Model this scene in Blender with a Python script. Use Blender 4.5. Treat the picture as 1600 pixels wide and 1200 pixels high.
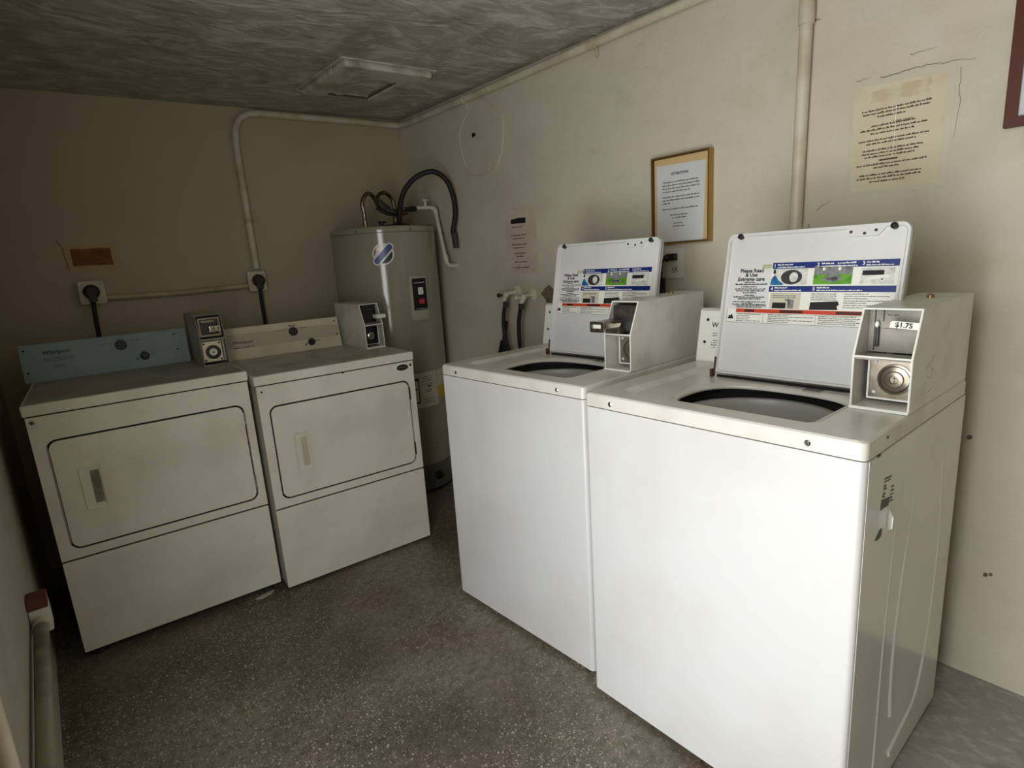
import bpy, bmesh, math, random
from mathutils import Matrix, Vector
PI = math.pi
scene = bpy.context.scene
C = scene.collection
for _o in list(bpy.data.objects):
    bpy.data.objects.remove(_o)

# ------------------------------------------------------------------ camera
def basis(yaw, tilt, roll):
    y, t, r = (math.radians(a) for a in (yaw, tilt, roll))
    fw = Vector((-math.sin(y)*math.cos(t), math.cos(y)*math.cos(t), math.sin(t)))
    rt = Vector((math.cos(y), math.sin(y), 0)); up = rt.cross(fw)
    return fw, rt*math.cos(r)+up*math.sin(r), -rt*math.sin(r)+up*math.cos(r)
fw, rt, up = basis(-38.8583, -12.3021, -3.6872)
cam_d = bpy.data.cameras.new('camera'); cam = bpy.data.objects.new('camera', cam_d); C.objects.link(cam)
cam.matrix_world = Matrix(((rt.x, up.x, -fw.x, -1.92877), (rt.y, up.y, -fw.y, -3.31883), (rt.z, up.z, -fw.z, 1.28782), (0, 0, 0, 1)))
cam_d.sensor_fit = 'HORIZONTAL'; cam_d.sensor_width = 36; cam_d.lens = 900.7654/1600*36; cam_d.clip_start = .02
scene.camera = cam

# ------------------------------------------------------------------ world, lights, exposure
w = bpy.data.worlds.new('sky'); scene.world = w; w.use_nodes = True
w.node_tree.nodes['Background'].inputs[0].default_value = (.72, .85, 1, 1)
w.node_tree.nodes['Background'].inputs[1].default_value = 1.0
def area(name, loc, target, sx, sy, power, col, spread=180):
    l = bpy.data.lights.new(name, 'AREA'); l.shape = 'RECTANGLE'; l.size = sx; l.size_y = sy
    l.energy = power; l.color = col; l.spread = math.radians(spread)
    o = bpy.data.objects.new(name, l); C.objects.link(o); o.location = loc
    d = Vector(target)-Vector(loc); o.rotation_euler = d.to_track_quat('-Z', 'Y').to_euler()
    return o
# daylight that falls in through the open door beside the camera
area('door_daylight', (-2.20, -2.90, 1.02), (-.8, -2.80, .85), .88, 1.85, 26.5, (1, .99, .965))
# sunlit ground outside the door throws light up and in
area('ground_bounce', (-2.72, -2.92, .02), (-1.2, -2.9, 1.25), 1.0, .9, 20, (.97, 1, 1))
scene.view_settings.view_transform = 'Standard'; scene.view_settings.look = 'None'
scene.view_settings.gamma = 1; scene.view_settings.use_curve_mapping = False
scene.view_settings.exposure = 0.03

# ------------------------------------------------------------------ materials
def s2l(c): return tuple(((v/255+.055)/1.055)**2.4 if v/255 > .04045 else v/255/12.92 for v in c)
def mat(name, col, rough=.5, metal=0, bump=0, bscale=50, mix=None, mscale=4, mlo=.45, mhi=.65, spec=.5, coat=0, alpha=None, trans=0, detail=4, stretch=None):
    m = bpy.data.materials.new(name); m.use_nodes = True; nt = m.node_tree; b = nt.nodes['Principled BSDF']
    b.inputs['Base Color'].default_value = (*s2l(col), 1); b.inputs['Roughness'].default_value = rough
    b.inputs['Metallic'].default_value = metal; b.inputs['Specular IOR Level'].default_value = spec
    b.inputs['Coat Weight'].default_value = coat; b.inputs['Transmission Weight'].default_value = trans
    tc = nt.nodes.new('ShaderNodeTexCoord'); src = tc.outputs['Object']
    if stretch:
        mp = nt.nodes.new('ShaderNodeMapping'); mp.inputs['Scale'].default_value = stretch
        nt.links.new(src, mp.inputs[0]); src = mp.outputs[0]
    if mix:
        n = nt.nodes.new('ShaderNodeTexNoise'); n.inputs['Scale'].default_value = mscale; n.inputs['Detail'].default_value = detail
        nt.links.new(src, n.inputs['Vector'])
        r = nt.nodes.new('ShaderNodeMapRange'); r.inputs['From Min'].default_value = mlo; r.inputs['From Max'].default_value = mhi
        nt.links.new(n.outputs['Fac'], r.inputs['Value'])
        x = nt.nodes.new('ShaderNodeMix'); x.data_type = 'RGBA'
        x.inputs[6].default_value = (*s2l(col), 1); x.inputs[7].default_value = (*s2l(mix), 1)
        nt.links.new(r.outputs[0], x.inputs[0]); nt.links.new(x.outputs[2], b.inputs['Base Color'])
    if bump:
        n = nt.nodes.new('ShaderNodeTexNoise'); n.inputs['Scale'].default_value = bscale; n.inputs['Detail'].default_value = 5
        nt.links.new(src, n.inputs['Vector'])
        k = nt.nodes.new('ShaderNodeBump'); k.inputs['Strength'].default_value = bump; k.inputs['Distance'].default_value = .01
        nt.links.new(n.outputs['Fac'], k.inputs['Height']); nt.links.new(k.outputs[0], b.inputs['Normal'])
    return m
def layered(name, base, layers, rough=.6, bumps=(), spec=.5):
    """base colour with noise layers [(colour, scale, lo, hi, stretch, detail, amount, distortion)] and bumps [(scale, strength, distance, stretch, distortion)]"""
    m = bpy.data.materials.new(name); m.use_nodes = True; nt = m.node_tree; b = nt.nodes['Principled BSDF']
    b.inputs['Roughness'].default_value = rough; b.inputs['Specular IOR Level'].default_value = spec
    tc = nt.nodes.new('ShaderNodeTexCoord')
    def noise(scale, stretch, detail, dist):
        mp = nt.nodes.new('ShaderNodeMapping'); mp.inputs['Scale'].default_value = stretch or (1, 1, 1)
        nt.links.new(tc.outputs['Object'], mp.inputs[0])
        n = nt.nodes.new('ShaderNodeTexNoise'); n.inputs['Scale'].default_value = scale; n.inputs['Detail'].default_value = detail
        n.inputs['Distortion'].default_value = dist; nt.links.new(mp.outputs[0], n.inputs['Vector']); return n
    cur = None
    for i, (col, scale, lo, hi, stretch, detail, amt, dist) in enumerate(layers):
        n = noise(scale, stretch, detail, dist)
        r = nt.nodes.new('ShaderNodeMapRange'); r.inputs['From Min'].default_value = lo; r.inputs['From Max'].default_value = hi; r.inputs['To Max'].default_value = amt
        nt.links.new(n.outputs['Fac'], r.inputs['Value'])
        x = nt.nodes.new('ShaderNodeMix'); x.data_type = 'RGBA'; x.inputs[7].default_value = (*s2l(col), 1)
        if cur is None: x.inputs[6].default_value = (*s2l(base), 1)
        else: nt.links.new(cur, x.inputs[6])
        nt.links.new(r.outputs[0], x.inputs[0]); cur = x.outputs[2]
    if cur is not None: nt.links.new(cur, b.inputs['Base Color'])
    prev = None
    for (scale, st, dd, stretch, dist) in bumps:
        n = noise(scale, stretch, 4, dist)
        k = nt.nodes.new('ShaderNodeBump'); k.inputs['Strength'].default_value = st; k.inputs['Distance'].default_value = dd
        nt.links.new(n.outputs['Fac'], k.inputs['Height'])
        if prev is not None: nt.links.new(prev, k.inputs['Normal'])
        prev = k.outputs[0]
    if prev is not None: nt.links.new(prev, b.inputs['Normal'])
    return m

M = {}
M['wall'] = layered('cream_painted_plaster', (206, 198, 180),
    [((190, 178, 160), 1.3, .45, .7, None, 3, .6, 0), ((182, 176, 148), 2.3, .53, .70, (1, 1, 1.6), 4, .5, .5), ((212, 205, 190), 5, .55, .7, None, 6, .3, .6), ((184, 174, 156), 6, .54, .70, (1, .5, 1.3), 6, .22, .6), ((150, 138, 118), 8, .70, .82, None, 5, .4, .3)],
    .62, [(14, .25, .012, None, 0), (90, .35, .004, None, 0)], .35)
M['wall_back'] = layered('tan_painted_plaster', (184, 171, 146),
    [((170, 156, 134), 1.5, .4, .7, None, 3, .7, 0)], .7, [(12, .2, .012, None, 0), (80, .3, .004, None, 0)], .3)
M['wall_left'] = layered('grey_painted_plaster', (172, 166, 150), [((120, 112, 98), 3, .5, .75, None, 4, .6, 0)], .7, [(20, .3, .01, None, 0)], .3)
M['ceiling'] = layered('skip_trowelled_ceiling', (172, 170, 158),
    [((208, 207, 198), 3.2, .52, .60, (1, 1.7, 1), 3, .75, 1.8), ((150, 143, 128), 2.0, .5, .66, (1.5, 1, 1), 4, .7, 1.2), ((202, 200, 190), 7.5, .56, .62, (1, 1.5, 1), 3, .55, 1.6)],
    .5, [(4.5, .5, .03, (1, 1.6, 1), 2.0), (22, .4, .008, None, 1.2)], .45)
def floor_mat():
    m = bpy.data.materials.new('worn_speckled_terrazzo'); m.use_nodes = True; nt = m.node_tree; b = nt.nodes['Principled BSDF']; N = nt.nodes.new; K = nt.links.new
    b.inputs['Roughness'].default_value = .38; b.inputs['Specular IOR Level'].default_value = .5
    tc = N('ShaderNodeTexCoord')
    def noise(sc, det, dist=0):
        n = N('ShaderNodeTexNoise'); n.inputs['Scale'].default_value = sc; n.inputs['Detail'].default_value = det; n.inputs['Distortion'].default_value = dist; K(tc.outputs['Object'], n.inputs['Vector']); return n.outputs['Fac']
    def rng(v, lo, hi, a=0, c=1):
        r = N('ShaderNodeMapRange'); r.inputs['From Min'].default_value = lo; r.inputs['From Max'].default_value = hi; r.inputs['To Min'].default_value = a; r.inputs['To Max'].default_value = c; K(v, r.inputs['Value']); return r.outputs[0]
    def mul(a, c):
        k = N('ShaderNodeMath'); k.operation = 'MULTIPLY'; K(a, k.inputs[0]); K(c, k.inputs[1]); return k.outputs[0]
    def mix(f, a, c):
        x = N('ShaderNodeMix'); x.data_type = 'RGBA'; K(f, x.inputs[0])
        if isinstance(a, tuple): x.inputs[6].default_value = (*s2l(a), 1)
        else: K(a, x.inputs[6])
        x.inputs[7].default_value = (*s2l(c), 1); return x.outputs[2]
    c = mix(rng(noise(1.5, 5, .5), .40, .62), (106, 98, 84), (130, 122, 106))
    c = mix(rng(noise(2.4, 5, .4), .53, .70, 0, .6), c, (104, 72, 58))
    c = mix(rng(noise(2.0, 4, .6), .50, .68, 0, .75), c, (62, 55, 46))
    c = mix(rng(noise(38, 4, .3), .42, .66, 0, .5), c, (58, 52, 44))
    wear = rng(noise(1.7, 3, .3), .36, .60, .25, 1)
    vm = N('ShaderNodeTexNoise'); vm.inputs['Scale'].default_value = 60; K(tc.outputs['Object'], vm.inputs['Vector'])
    vs = N('ShaderNodeVectorMath'); vs.operation = 'SCALE'; vs.inputs[3].default_value = .018; K(vm.outputs['Color'], vs.inputs[0])
    va = N('ShaderNodeVectorMath'); va.operation = 'ADD'; K(tc.outputs['Object'], va.inputs[0]); K(vs.outputs[0], va.inputs[1])
    for sc, lo, col, amt in ((110, .55, (212, 202, 180), .85), (170, .35, (176, 166, 144), .7), (250, .35, (186, 176, 154), .55), (130, .58, (40, 34, 28), .85)):
        v = N('ShaderNodeTexVoronoi'); v.inputs['Scale'].default_value = sc; K(va.outputs[0], v.inputs['Vector'])
        sp = N('ShaderNodeSeparateColor'); K(v.outputs['Color'], sp.inputs[0])
        f = mul(mul(rng(v.outputs['Distance'], .20, .40, amt, 0), rng(sp.outputs[0], lo, lo+.2)), wear); c = mix(f, c, col)
    K(c, b.inputs['Base Color'])
    k = N('ShaderNodeBump'); k.inputs['Strength'].default_value = .3; k.inputs['Distance'].default_value = .003; K(noise(70, 4), k.inputs['Height']); K(k.outputs[0], b.inputs['Normal'])
    return m
M['floor'] = floor_mat()
M['slab'] = layered('pale_grey_floor', (150, 150, 144),
    [((178, 178, 172), 26, .5, .66, (1.6, 1, 1), 6, .7, .3), ((108, 102, 92), 7, .55, .72, (1.5, 1, 1), 6, .7, .4)], .6, [(30, .4, .006, None, 0)], .4)
M['outside'] = mat('outside_concrete', (165, 160, 150), .8, bump=.3, bscale=30)
M['white'] = mat('white_enamel', (213, 213, 210), .28, mix=(206, 205, 201), mscale=3, bump=.03, bscale=9, spec=.55)
M['white_top'] = mat('white_enamel_deck', (214, 211, 202), .3, mix=(196, 190, 178), mscale=5, bump=.03, bscale=14, spec=.55)
M['white_side'] = mat('white_enamel_side', (214, 213, 206), .17, mix=(206, 204, 196), mscale=3, spec=.6)
M['dryer'] = mat('off_white_enamel', (226, 221, 208), .32, mix=(214, 208, 194), mscale=4, bump=.04, bscale=160, spec=.5)
M['dryer_top'] = layered('dusty_enamel_top', (190, 183, 168), [((150, 134, 112), 7, .48, .66, (1, 1.6, 1), 6, .75, .8), ((120, 96, 72), 11, .62, .72, None, 5, .7, .6)], .38, (), .5)
M['dryer_top_grey'] = layered('dusty_top_grey_reflection', (172, 170, 158), [((128, 124, 112), 6, .45, .66, None, 5, .7, .6)], .42, (), .5)  # greyer base paints in what the top reflects; the noise layer is dust
M['blue_panel'] = mat('pale_blue_panel', (150, 168, 171), .42, mix=(140, 157, 160), mscale=8, spec=.4)
M['console'] = mat('console_cream', (216, 206, 186), .42, mix=(204, 192, 168), mscale=9, spec=.4)
M['console_band'] = mat('console_band', (190, 180, 160), .45)
M['cream_plate'] = mat('cream_lock_plate', (232, 224, 190), .45)
M['coinbox'] = mat('coinbox_enamel', (216, 214, 204), .3, mix=(196, 190, 176), mscale=12, mlo=.5, mhi=.75, spec=.5)
M['coinbox_in'] = mat('coinbox_inner_grey', (150, 144, 134), .4, mix=(128, 120, 110), mscale=14, spec=.4)
M['rim'] = mat('bright_white_edge', (236, 236, 228), .3)
M['chrome'] = mat('worn_chrome', (198, 196, 190), .22, 1, mix=(150, 145, 135), mscale=60)
M['steel'] = mat('brushed_steel', (156, 148, 134), .28, .9, mix=(132, 122, 108), mscale=40)
M['black'] = mat('black_plastic', (22, 20, 20), .45)
M['rubber'] = mat('black_rubber', (26, 23, 22), .6)
M['dark'] = mat('dark_grey_plastic', (50, 48, 46), .5)
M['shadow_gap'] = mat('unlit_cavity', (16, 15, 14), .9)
M['brown_plug'] = mat('brown_black_plug', (46, 36, 30), .55)
M['grey_basket'] = mat('grey_tub_plastic', (168, 166, 156), .4)
M['pipe'] = mat('painted_pipe', (208, 200, 180), .45, mix=(190, 178, 152), mscale=9, bump=.1, bscale=40)
M['pipe_back'] = mat('tan_painted_conduit', (190, 174, 148), .55, mix=(168, 150, 122), mscale=9)
M['conduit_grey'] = mat('grimy_conduit', (150, 142, 124), .6, mix=(112, 104, 88), mscale=9)
M['pvc'] = mat('white_pvc', (214, 210, 198), .35)
M['copper'] = mat('flexible_steel', (120, 108, 92), .3, .85, mix=(60, 50, 42), mscale=60)
M['brass'] = mat('brass', (150, 130, 90), .35, .8)
M['heater'] = mat('grey_heater_enamel', (148, 146, 128), .13, mix=(141, 138, 121), mscale=3, spec=.7)
M['heater_cover'] = mat('heater_cover_enamel', (168, 164, 146), .35)
M['heater_low'] = mat('dark_heater_base', (96, 94, 86), .4)
M['gold'] = mat('brass_frame', (176, 142, 84), .32, .75)
M['gold_dark'] = mat('brass_frame_inner', (84, 62, 34), .4, .5)
M['mat_board'] = mat('tan_mat_board', (206, 176, 124), .8)
M['paper'] = mat('white_paper', (206, 208, 204), .75)
M['paper_tan'] = layered('aged_taped_paper', (206, 196, 168), [((194, 178, 144), 9, .5, .7, None, 4, .7, .3)], .6, (), .3)
M['tape'] = mat('yellowed_tape', (196, 189, 168), .5)
M['smudge'] = mat('brown_smudge', (192, 176, 142), .7, mix=(204, 192, 162), mscale=30)
M['paper_faint'] = mat('faded_paper', (192, 174, 156), .8, mix=(200, 188, 170), mscale=9)
M['wood'] = mat('dark_red_wood', (84, 38, 24), .5, spec=.3)
M['ink'] = mat('black_ink', (16, 15, 16), .7)
M['ink_soft'] = mat('grey_ink', (96, 92, 86), .8)
M['ink_brown'] = mat('brown_ink', (84, 66, 48), .8)
M['ink_blue'] = mat('pale_grey_blue_ink', (92, 118, 128), .7)
M['blue_ink'] = mat('navy_band', (16, 38, 108), .4)
M['blue_water'] = mat('blue_liquid_print', (40, 110, 160), .4, mix=(20, 70, 120), mscale=60)
M['green_print'] = mat('green_print', (96, 156, 34), .4, mix=(62, 116, 24), mscale=40)
M['grey_print'] = mat('grey_print', (128, 130, 128), .4, mix=(90, 92, 92), mscale=70)
M['light_print'] = mat('light_grey_print', (212, 212, 204), .4, mix=(182, 182, 176), mscale=60)
M['red_ink'] = mat('warning_red_band', (196, 62, 34), .4)
M['dark_red'] = mat('dark_red_word', (60, 14, 8), .5)
M['label'] = mat('label_white', (226, 226, 216), .4)
M['label_beige'] = mat('label_beige', (196, 190, 172), .5)
M['tan_tag'] = mat('pale_green_tag', (172, 176, 140), .5)
M['sticker_blue'] = mat('logo_blue', (44, 74, 136), .3)
M['sticker_green'] = mat('logo_dark_green', (14, 24, 22), .4)
M['sticker_white'] = mat('glossy_white_border', (226, 226, 218), .2)
M['yellow'] = mat('yellow_print', (196, 160, 40), .5)
M['adhesive'] = layered('brown_adhesive_residue', (134, 80, 34), [((92, 50, 20), 22, .4, .7, (1, 1, 2), 5, .8, .5)], .55, (), .3)
M['adhesive_halo'] = mat('yellowed_halo', (188, 164, 118), .7, mix=(180, 162, 130), mscale=14)
M['crack'] = mat('crack_dirt_and_shade', (96, 84, 66), .9)  # dirt in the wall cracks, also the painted shade round the hatch panel
M['scuff'] = mat('faint_scuff', (194, 190, 178), .6)
M['plaster_bead'] = mat('pale_plaster_bead', (206, 192, 172), .6)
M['patch_brown'] = mat('brown_grey_patch', (120, 102, 84), .7, mix=(96, 82, 68), mscale=40, bump=.4, bscale=40)
M['red_cap'] = mat('red_indicator', (196, 52, 66), .4)
M['blue_strap'] = mat('blue_black_strap', (30, 34, 50), .45)
M['box_red'] = mat('red_brown_paint', (96, 52, 38), .6)
M['rust'] = mat('rusty_hinge', (70, 42, 28), .7)

# ------------------------------------------------------------------ mesh helpers
I4 = Matrix.Identity(4)
def frame(o, x, y, z):
    return Matrix(((x[0], y[0], z[0], o[0]), (x[1], y[1], z[1], o[1]), (x[2], y[2], z[2], o[2]), (0, 0, 0, 1)))
def FF(v): return frame((0, v, 0), (1, 0, 0), (0, 0, 1), (0, -1, 0))        # front face of a machine: x right, y up, z towards you
def SF(u): return frame((u, 0, 0), (0, 1, 0), (0, 0, 1), (1, 0, 0))         # right side of a machine
WR = frame((0, 0, 0), (0, -1, 0), (0, 0, 1), (-1, 0, 0))                     # right wall: x = distance from the corner
WB = frame((0, 0, 0), (1, 0, 0), (0, 0, 1), (0, -1, 0))                      # back wall
class MB:
    def __init__(s): s.b = bmesh.new()
    def add(s, bm, m=I4):
        bm.transform(m); me = bpy.data.meshes.new('t'); bm.to_mesh(me); bm.free(); s.b.from_mesh(me); bpy.data.meshes.remove(me); return s
    def box(s, x0, x1, y0, y1, z0, z1, bev=0, m=I4, seg=2):
        t = bmesh.new(); bmesh.ops.create_cube(t, size=1)
        for v in t.verts: v.co = ((x0+x1)/2+v.co.x*(x1-x0), (y0+y1)/2+v.co.y*(y1-y0), (z0+z1)/2+v.co.z*(z1-z0))
        if bev: bmesh.ops.bevel(t, geom=t.edges[:], offset=bev, segments=seg, affect='EDGES', profile=.6)
        return s.add(t, m)
    def prism(s, pts, z0, z1, m=I4, bev=0, seg=2):
        t = bmesh.new(); a = [t.verts.new((x, y, z0)) for x, y in pts]; b = [t.verts.new((x, y, z1)) for x, y in pts]
        t.faces.new(a[::-1]); top = t.faces.new(b); n = len(pts)
        for i in range(n): t.faces.new((a[i], a[(i+1) % n], b[(i+1) % n], b[i]))
        bmesh.ops.recalc_face_normals(t, faces=t.faces[:])
        if bev: bmesh.ops.bevel(t, geom=list(top.edges), offset=bev, segments=seg, affect='EDGES', profile=.6)
        return s.add(t, m)
    def ring(s, outer, inner, z0, z1, m=I4):
        t = bmesh.new(); n = len(outer)
        L = [[t.verts.new((x, y, z)) for x, y in p] for p, z in ((outer, z0), (outer, z1), (inner, z1), (inner, z0))]
        for k in range(4):
            A, B = L[k], L[(k+1) % 4]
            for i in range(n): t.faces.new((A[i], A[(i+1) % n], B[(i+1) % n], B[i]))
        bmesh.ops.recalc_face_normals(t, faces=t.faces[:]); return s.add(t, m)
    def loops(s, L, m=I4, cap0=False, cap1=False):
        t = bmesh.new(); n = len(L[0]); V = [[t.verts.new(p) for p in l] for l in L]
        for A, B in zip(V, V[1:]):
            for i in range(n): t.faces.new((A[i], A[(i+1) % n], B[(i+1) % n], B[i]))
        if cap0: t.faces.new(V[0][::-1])
        if cap1: t.faces.new(V[-1])
        bmesh.ops.recalc_face_normals(t, faces=t.faces[:]); return s.add(t, m)
    def lathe(s, prof, o=(0, 0, 0), n=32, m=I4, cap0=False, cap1=False):
        L = [[(o[0]+r*math.cos(2*PI*i/n), o[1]+r*math.sin(2*PI*i/n), o[2]+z) for i in range(n)] for r, z in prof]
        return s.loops(L, m, cap0, cap1)
    def cyl(s, x, y, z0, z1, r, m=I4, n=20, bev=0):
        if bev: return s.lathe([(r, z0), (r, z1-bev), (r-bev, z1)], (x, y, 0), n, m, True, True)
        return s.lathe([(r, z0), (r, z1)], (x, y, 0), n, m, True, True)
    def tube(s, pts, r, n=10, m=I4, smooth=0, cap=True):
        P = [Vector(p) for p in pts]
        if smooth:
            Q = []
            for i in range(len(P)-1):
                p0 = P[max(i-1, 0)]; p1 = P[i]; p2 = P[i+1]; p3 = P[min(i+2, len(P)-1)]
                for k in range(smooth):
                    t = k/smooth
                    Q.append(.5*((2*p1)+(p2-p0)*t+(2*p0-5*p1+4*p2-p3)*t*t+(3*p1-p0-3*p2+p3)*t**3))
            Q.append(P[-1]); P = Q
        rr = r if isinstance(r, (list, tuple)) else None
        L = []; prev = None
        for i, p in enumerate(P):
            d = (P[min(i+1, len(P)-1)]-P[max(i-1, 0)]).normalized()
            if prev is None: a = d.orthogonal().normalized()
            else: a = (prev-d*prev.dot(d)).normalized()
            prev = a; b = d.cross(a)
            R = r if rr is None else rr[0]+(rr[1]-rr[0])*i/(len(P)-1)
            L.append([tuple(p+(a*math.cos(2*PI*k/n)+b*math.sin(2*PI*k/n))*R) for k in range(n)])
        return s.loops(L, m, cap, cap)
    def quad(s, x0, x1, y0, y1, z, m=I4):
        t = bmesh.new(); t.faces.new([t.verts.new(p) for p in ((x0, y0, z), (x1, y0, z), (x1, y1, z), (x0, y1, z))]); return s.add(t, m)
    def sphere(s, o, r, n=12, m=I4, sc=(1, 1, 1)):
        t = bmesh.new(); bmesh.ops.create_uvsphere(t, u_segments=n, v_segments=max(6, n//2), radius=r)
        for v in t.verts: v.co = (o[0]+v.co.x*sc[0], o[1]+v.co.y*sc[1], o[2]+v.co.z*sc[2])
        return s.add(t, m)
    def build(s, name, material, parent=None, angle=35):
        me = bpy.data.meshes.new(name); s.b.to_mesh(me); s.b.free(); me.materials.append(M[material])
        for p in me.polygons: p.use_smooth = True
        me.set_sharp_from_angle(angle=math.radians(angle))
        o = bpy.data.objects.new(name, me); C.objects.link(o)
        if len(me.polygons) > 6 and material not in ('ink', 'ink_soft', 'ink_brown', 'ink_blue'):
            wn = o.modifiers.new('weighted_normals', 'WEIGHTED_NORMAL'); wn.keep_sharp = True; wn.weight = 90
        if parent: o.parent = parent
        return o
def rr(x0, x1, y0, y1, r, n=5):
    P = []
    for cx, cy, a in ((x1-r, y0+r, -90), (x1-r, y1-r, 0), (x0+r, y1-r, 90), (x0+r, y0+r, 180)):
        for i in range(n+1):
            t = math.radians(a+90*i/n); P.append((cx+r*math.cos(t), cy+r*math.sin(t)))
    return P
def tag(o, label=None, cat=None, group=None, kind=None):
    for k, v in (('label', label), ('category', cat), ('group', group), ('kind', kind)):
        if v: o[k] = v
    return o
def empty(name, loc, label, cat, rot=(0, 0, 0), group=None):
    o = bpy.data.objects.new(name, None); C.objects.link(o); o.location = loc; o.rotation_euler = rot; o.empty_display_size = .1
    return tag(o, label, cat, group)
def struct(o): o['kind'] = 'structure'; return o
_tc = {}
def text_geo(s, bold):
    k = (s, bold)
    if k not in _tc:
        cu = bpy.data.curves.new('t', 'FONT'); cu.body = s; cu.align_x = 'CENTER'; cu.align_y = 'CENTER'; cu.size = 1; cu.offset = bold; cu.resolution_u = 2
        o = bpy.data.objects.new('t', cu); C.objects.link(o)
        dg = bpy.context.evaluated_depsgraph_get(); me = bpy.data.meshes.new_from_object(o.evaluated_get(dg))
        _tc[k] = ([v.co.copy() for v in me.vertices], [tuple(p.vertices) for p in me.polygons])
        bpy.data.objects.remove(o); bpy.data.curves.remove(cu); bpy.data.meshes.remove(me)
    return _tc[k]
def text(mb, s, x, y, size, z, m=I4, bold=.01, rot=0, sx=1, align='C'):
    V, F = text_geo(s, bold); xs = [v.x for v in V]
    off = 0 if align == 'C' else -min(xs)
    t = bmesh.new(); c, q = math.cos(rot), math.sin(rot); vs = []
    for v in V:
        a, b = (v.x+off)*size*sx, v.y*size; vs.append(t.verts.new((x+a*c-b*q, y+a*q+b*c, z)))
    for f in F:
        try: t.faces.new([vs[i] for i in f])
        except ValueError: pass
    mb.add(t, m)
def lines(mb, x0, x1, y, h, z, rnd, m=I4, fill=.85, sk=0):
    """one line of fine print too small to read: letter strokes grouped into words"""
    t = bmesh.new(); x = x0; slope = sk
    while x < x1:
        n = rnd.randint(2, 8)
        for _ in range(n):
            wl = h*rnd.uniform(.35, .6)
            if x+wl > x1: break
            hh = h*rnd.choice((.62, .62, .66, 1.0)); yy = y+(x-x0)*slope
            t.faces.new([t.verts.new(p) for p in ((x, yy, z), (x+wl*fill, yy, z), (x+wl*fill, yy+hh, z), (x, yy+hh, z))]); x += wl
        x += h*.4
        if x+h > x1: break
    mb.add(t, m)

# ------------------------------------------------------------------ the room
L = -2.097; YR = -4.4; HX, HY, H0 = .0203, .0078, 2.1465
def cz(x, y): return H0+HX*x+HY*y
def solid(name, material, P0, P1):
    b = MB(); b.box(P0[0], P1[0], P0[1], P1[1], P0[2], P1[2]); return struct(b.build(name, material))
# floor: dark speckled slab in the middle, paler grey strip beyond the nearest washer
solid('floor', 'floor', (L-.12, YR-.12, -.10), (.12, .12, 0))
b = MB()
rnd = random.Random(3)
edge = [(-.98+.03*rnd.random()-.0*i, -2.985-.02*rnd.random()-i*.06) for i in range(16)]
b.prism([(0, -2.93), (0, -3.9)]+[(x, y) for x, y in edge[::-1]]+[(-.82, -2.93)], .0002, .0016)
struct(b.build('trim_1', 'slab'))
b = MB(); b.prism([(0, -2.2), (0, -2.94), (-.2, -2.94), (-.2, -2.2)], .0002, .0015); struct(b.build('trim_2', 'slab'))
solid('wall_right', 'wall', (0, YR-.12, 0), (.12, .12, 2.2))
solid('wall_back', 'wall_back', (L-.12, 0, 0), (0, .12, 2.2))
solid('wall_rear', 'wall_back', (L-.12, YR-.12, 0), (0, YR, 2.2))
DY0, DY1, DZ = -3.36, -2.44, 2.0
b = MB()
b.box(L-.12, L, DY1, 0, 0, 2.2); b.box(L-.12, L, YR, DY0, 0, 2.2); b.box(L-.12, L, DY0, DY1, DZ, 2.2)
wl = struct(b.build('wall_left', 'wall_left'))
b = MB()
b.box(L-.13, L+.012, DY1-.03, DY1+.03, 0, DZ+.03, .004); b.box(L-.13, L+.012, DY0-.03, DY0+.03, 0, DZ+.03, .004); b.box(L-.13, L+.012, DY0+.03, DY1-.03, DZ-.03, DZ+.03, .004)
struct(b.build('door_1', 'pipe'))
b = MB(); b.box(L-2.5, L-.125, -5.2, -1.6, -.12, -.02); struct(b.build('trim_3', 'outside'))
# ceiling, very slightly out of level
b = MB(); t = bmesh.new()
lo = [t.verts.new((x, y, cz(x, y))) for x, y in ((L-.12, YR-.12), (.12, YR-.12), (.12, .12), (L-.12, .12))]
hi = [t.verts.new((v.co.x, v.co.y, 2.26)) for v in lo]
t.faces.new(lo[::-1]); t.faces.new(hi)
for i in range(4): t.faces.new((lo[i], lo[(i+1) % 4], hi[(i+1) % 4], hi[i]))
bmesh.ops.recalc_face_normals(t, faces=t.faces[:]); b.add(t)
ceil = struct(b.build('ceiling', 'ceiling'))
wr = bpy.data.objects['wall_right']; wb = bpy.data.objects['wall_back']

# marks in the right wall: cracks, plaster circle, wall bolts
def wig(pts, amp, seed, z=.0008, n=6):
    r = random.Random(seed); Q = []
    for (a, b_), (c, d) in zip(pts, pts[1:]):
        for k in range(n): t = k/n; Q.append((a+(c-a)*t+r.uniform(-amp, amp), b_+(d-b_)*t+r.uniform(-amp, amp), z))
    Q.append((*pts[-1], z)); return Q
for i, (pts, r) in enumerate([([(2.643, 1.712), (2.73, 1.716), (2.79, 1.711), (2.858, 1.704)], .0012), ([(2.585, 1.717), (2.62, 1.722)], .0008),
                              ([(2.71, 1.752), (2.77, 1.754)], .0008), ([(2.83, 1.69), (2.832, 1.60), (2.826, 1.52)], .0007),
                              ([(2.49, 1.375), (2.53, 1.40)], .0009), ([(2.452, 1.915), (2.475, 1.915)], .002)]):
    b = MB(); b.tube(wig(pts, .0025, i), [r, r*.4], 4, WR); b.build('crack', 'crack', wr)
b = MB()
P = []
for i in range(5, 60):
    a = 2*PI*i/60+PI/2; k = 1+.03*math.sin(5*a)
    P.append((.800+.187*k*math.cos(a), 1.898+.182*k*math.sin(a), .0))
b.tube(P, .0055, 6, WR); b.build('plaster_bead', 'plaster_bead', wr)
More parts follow.
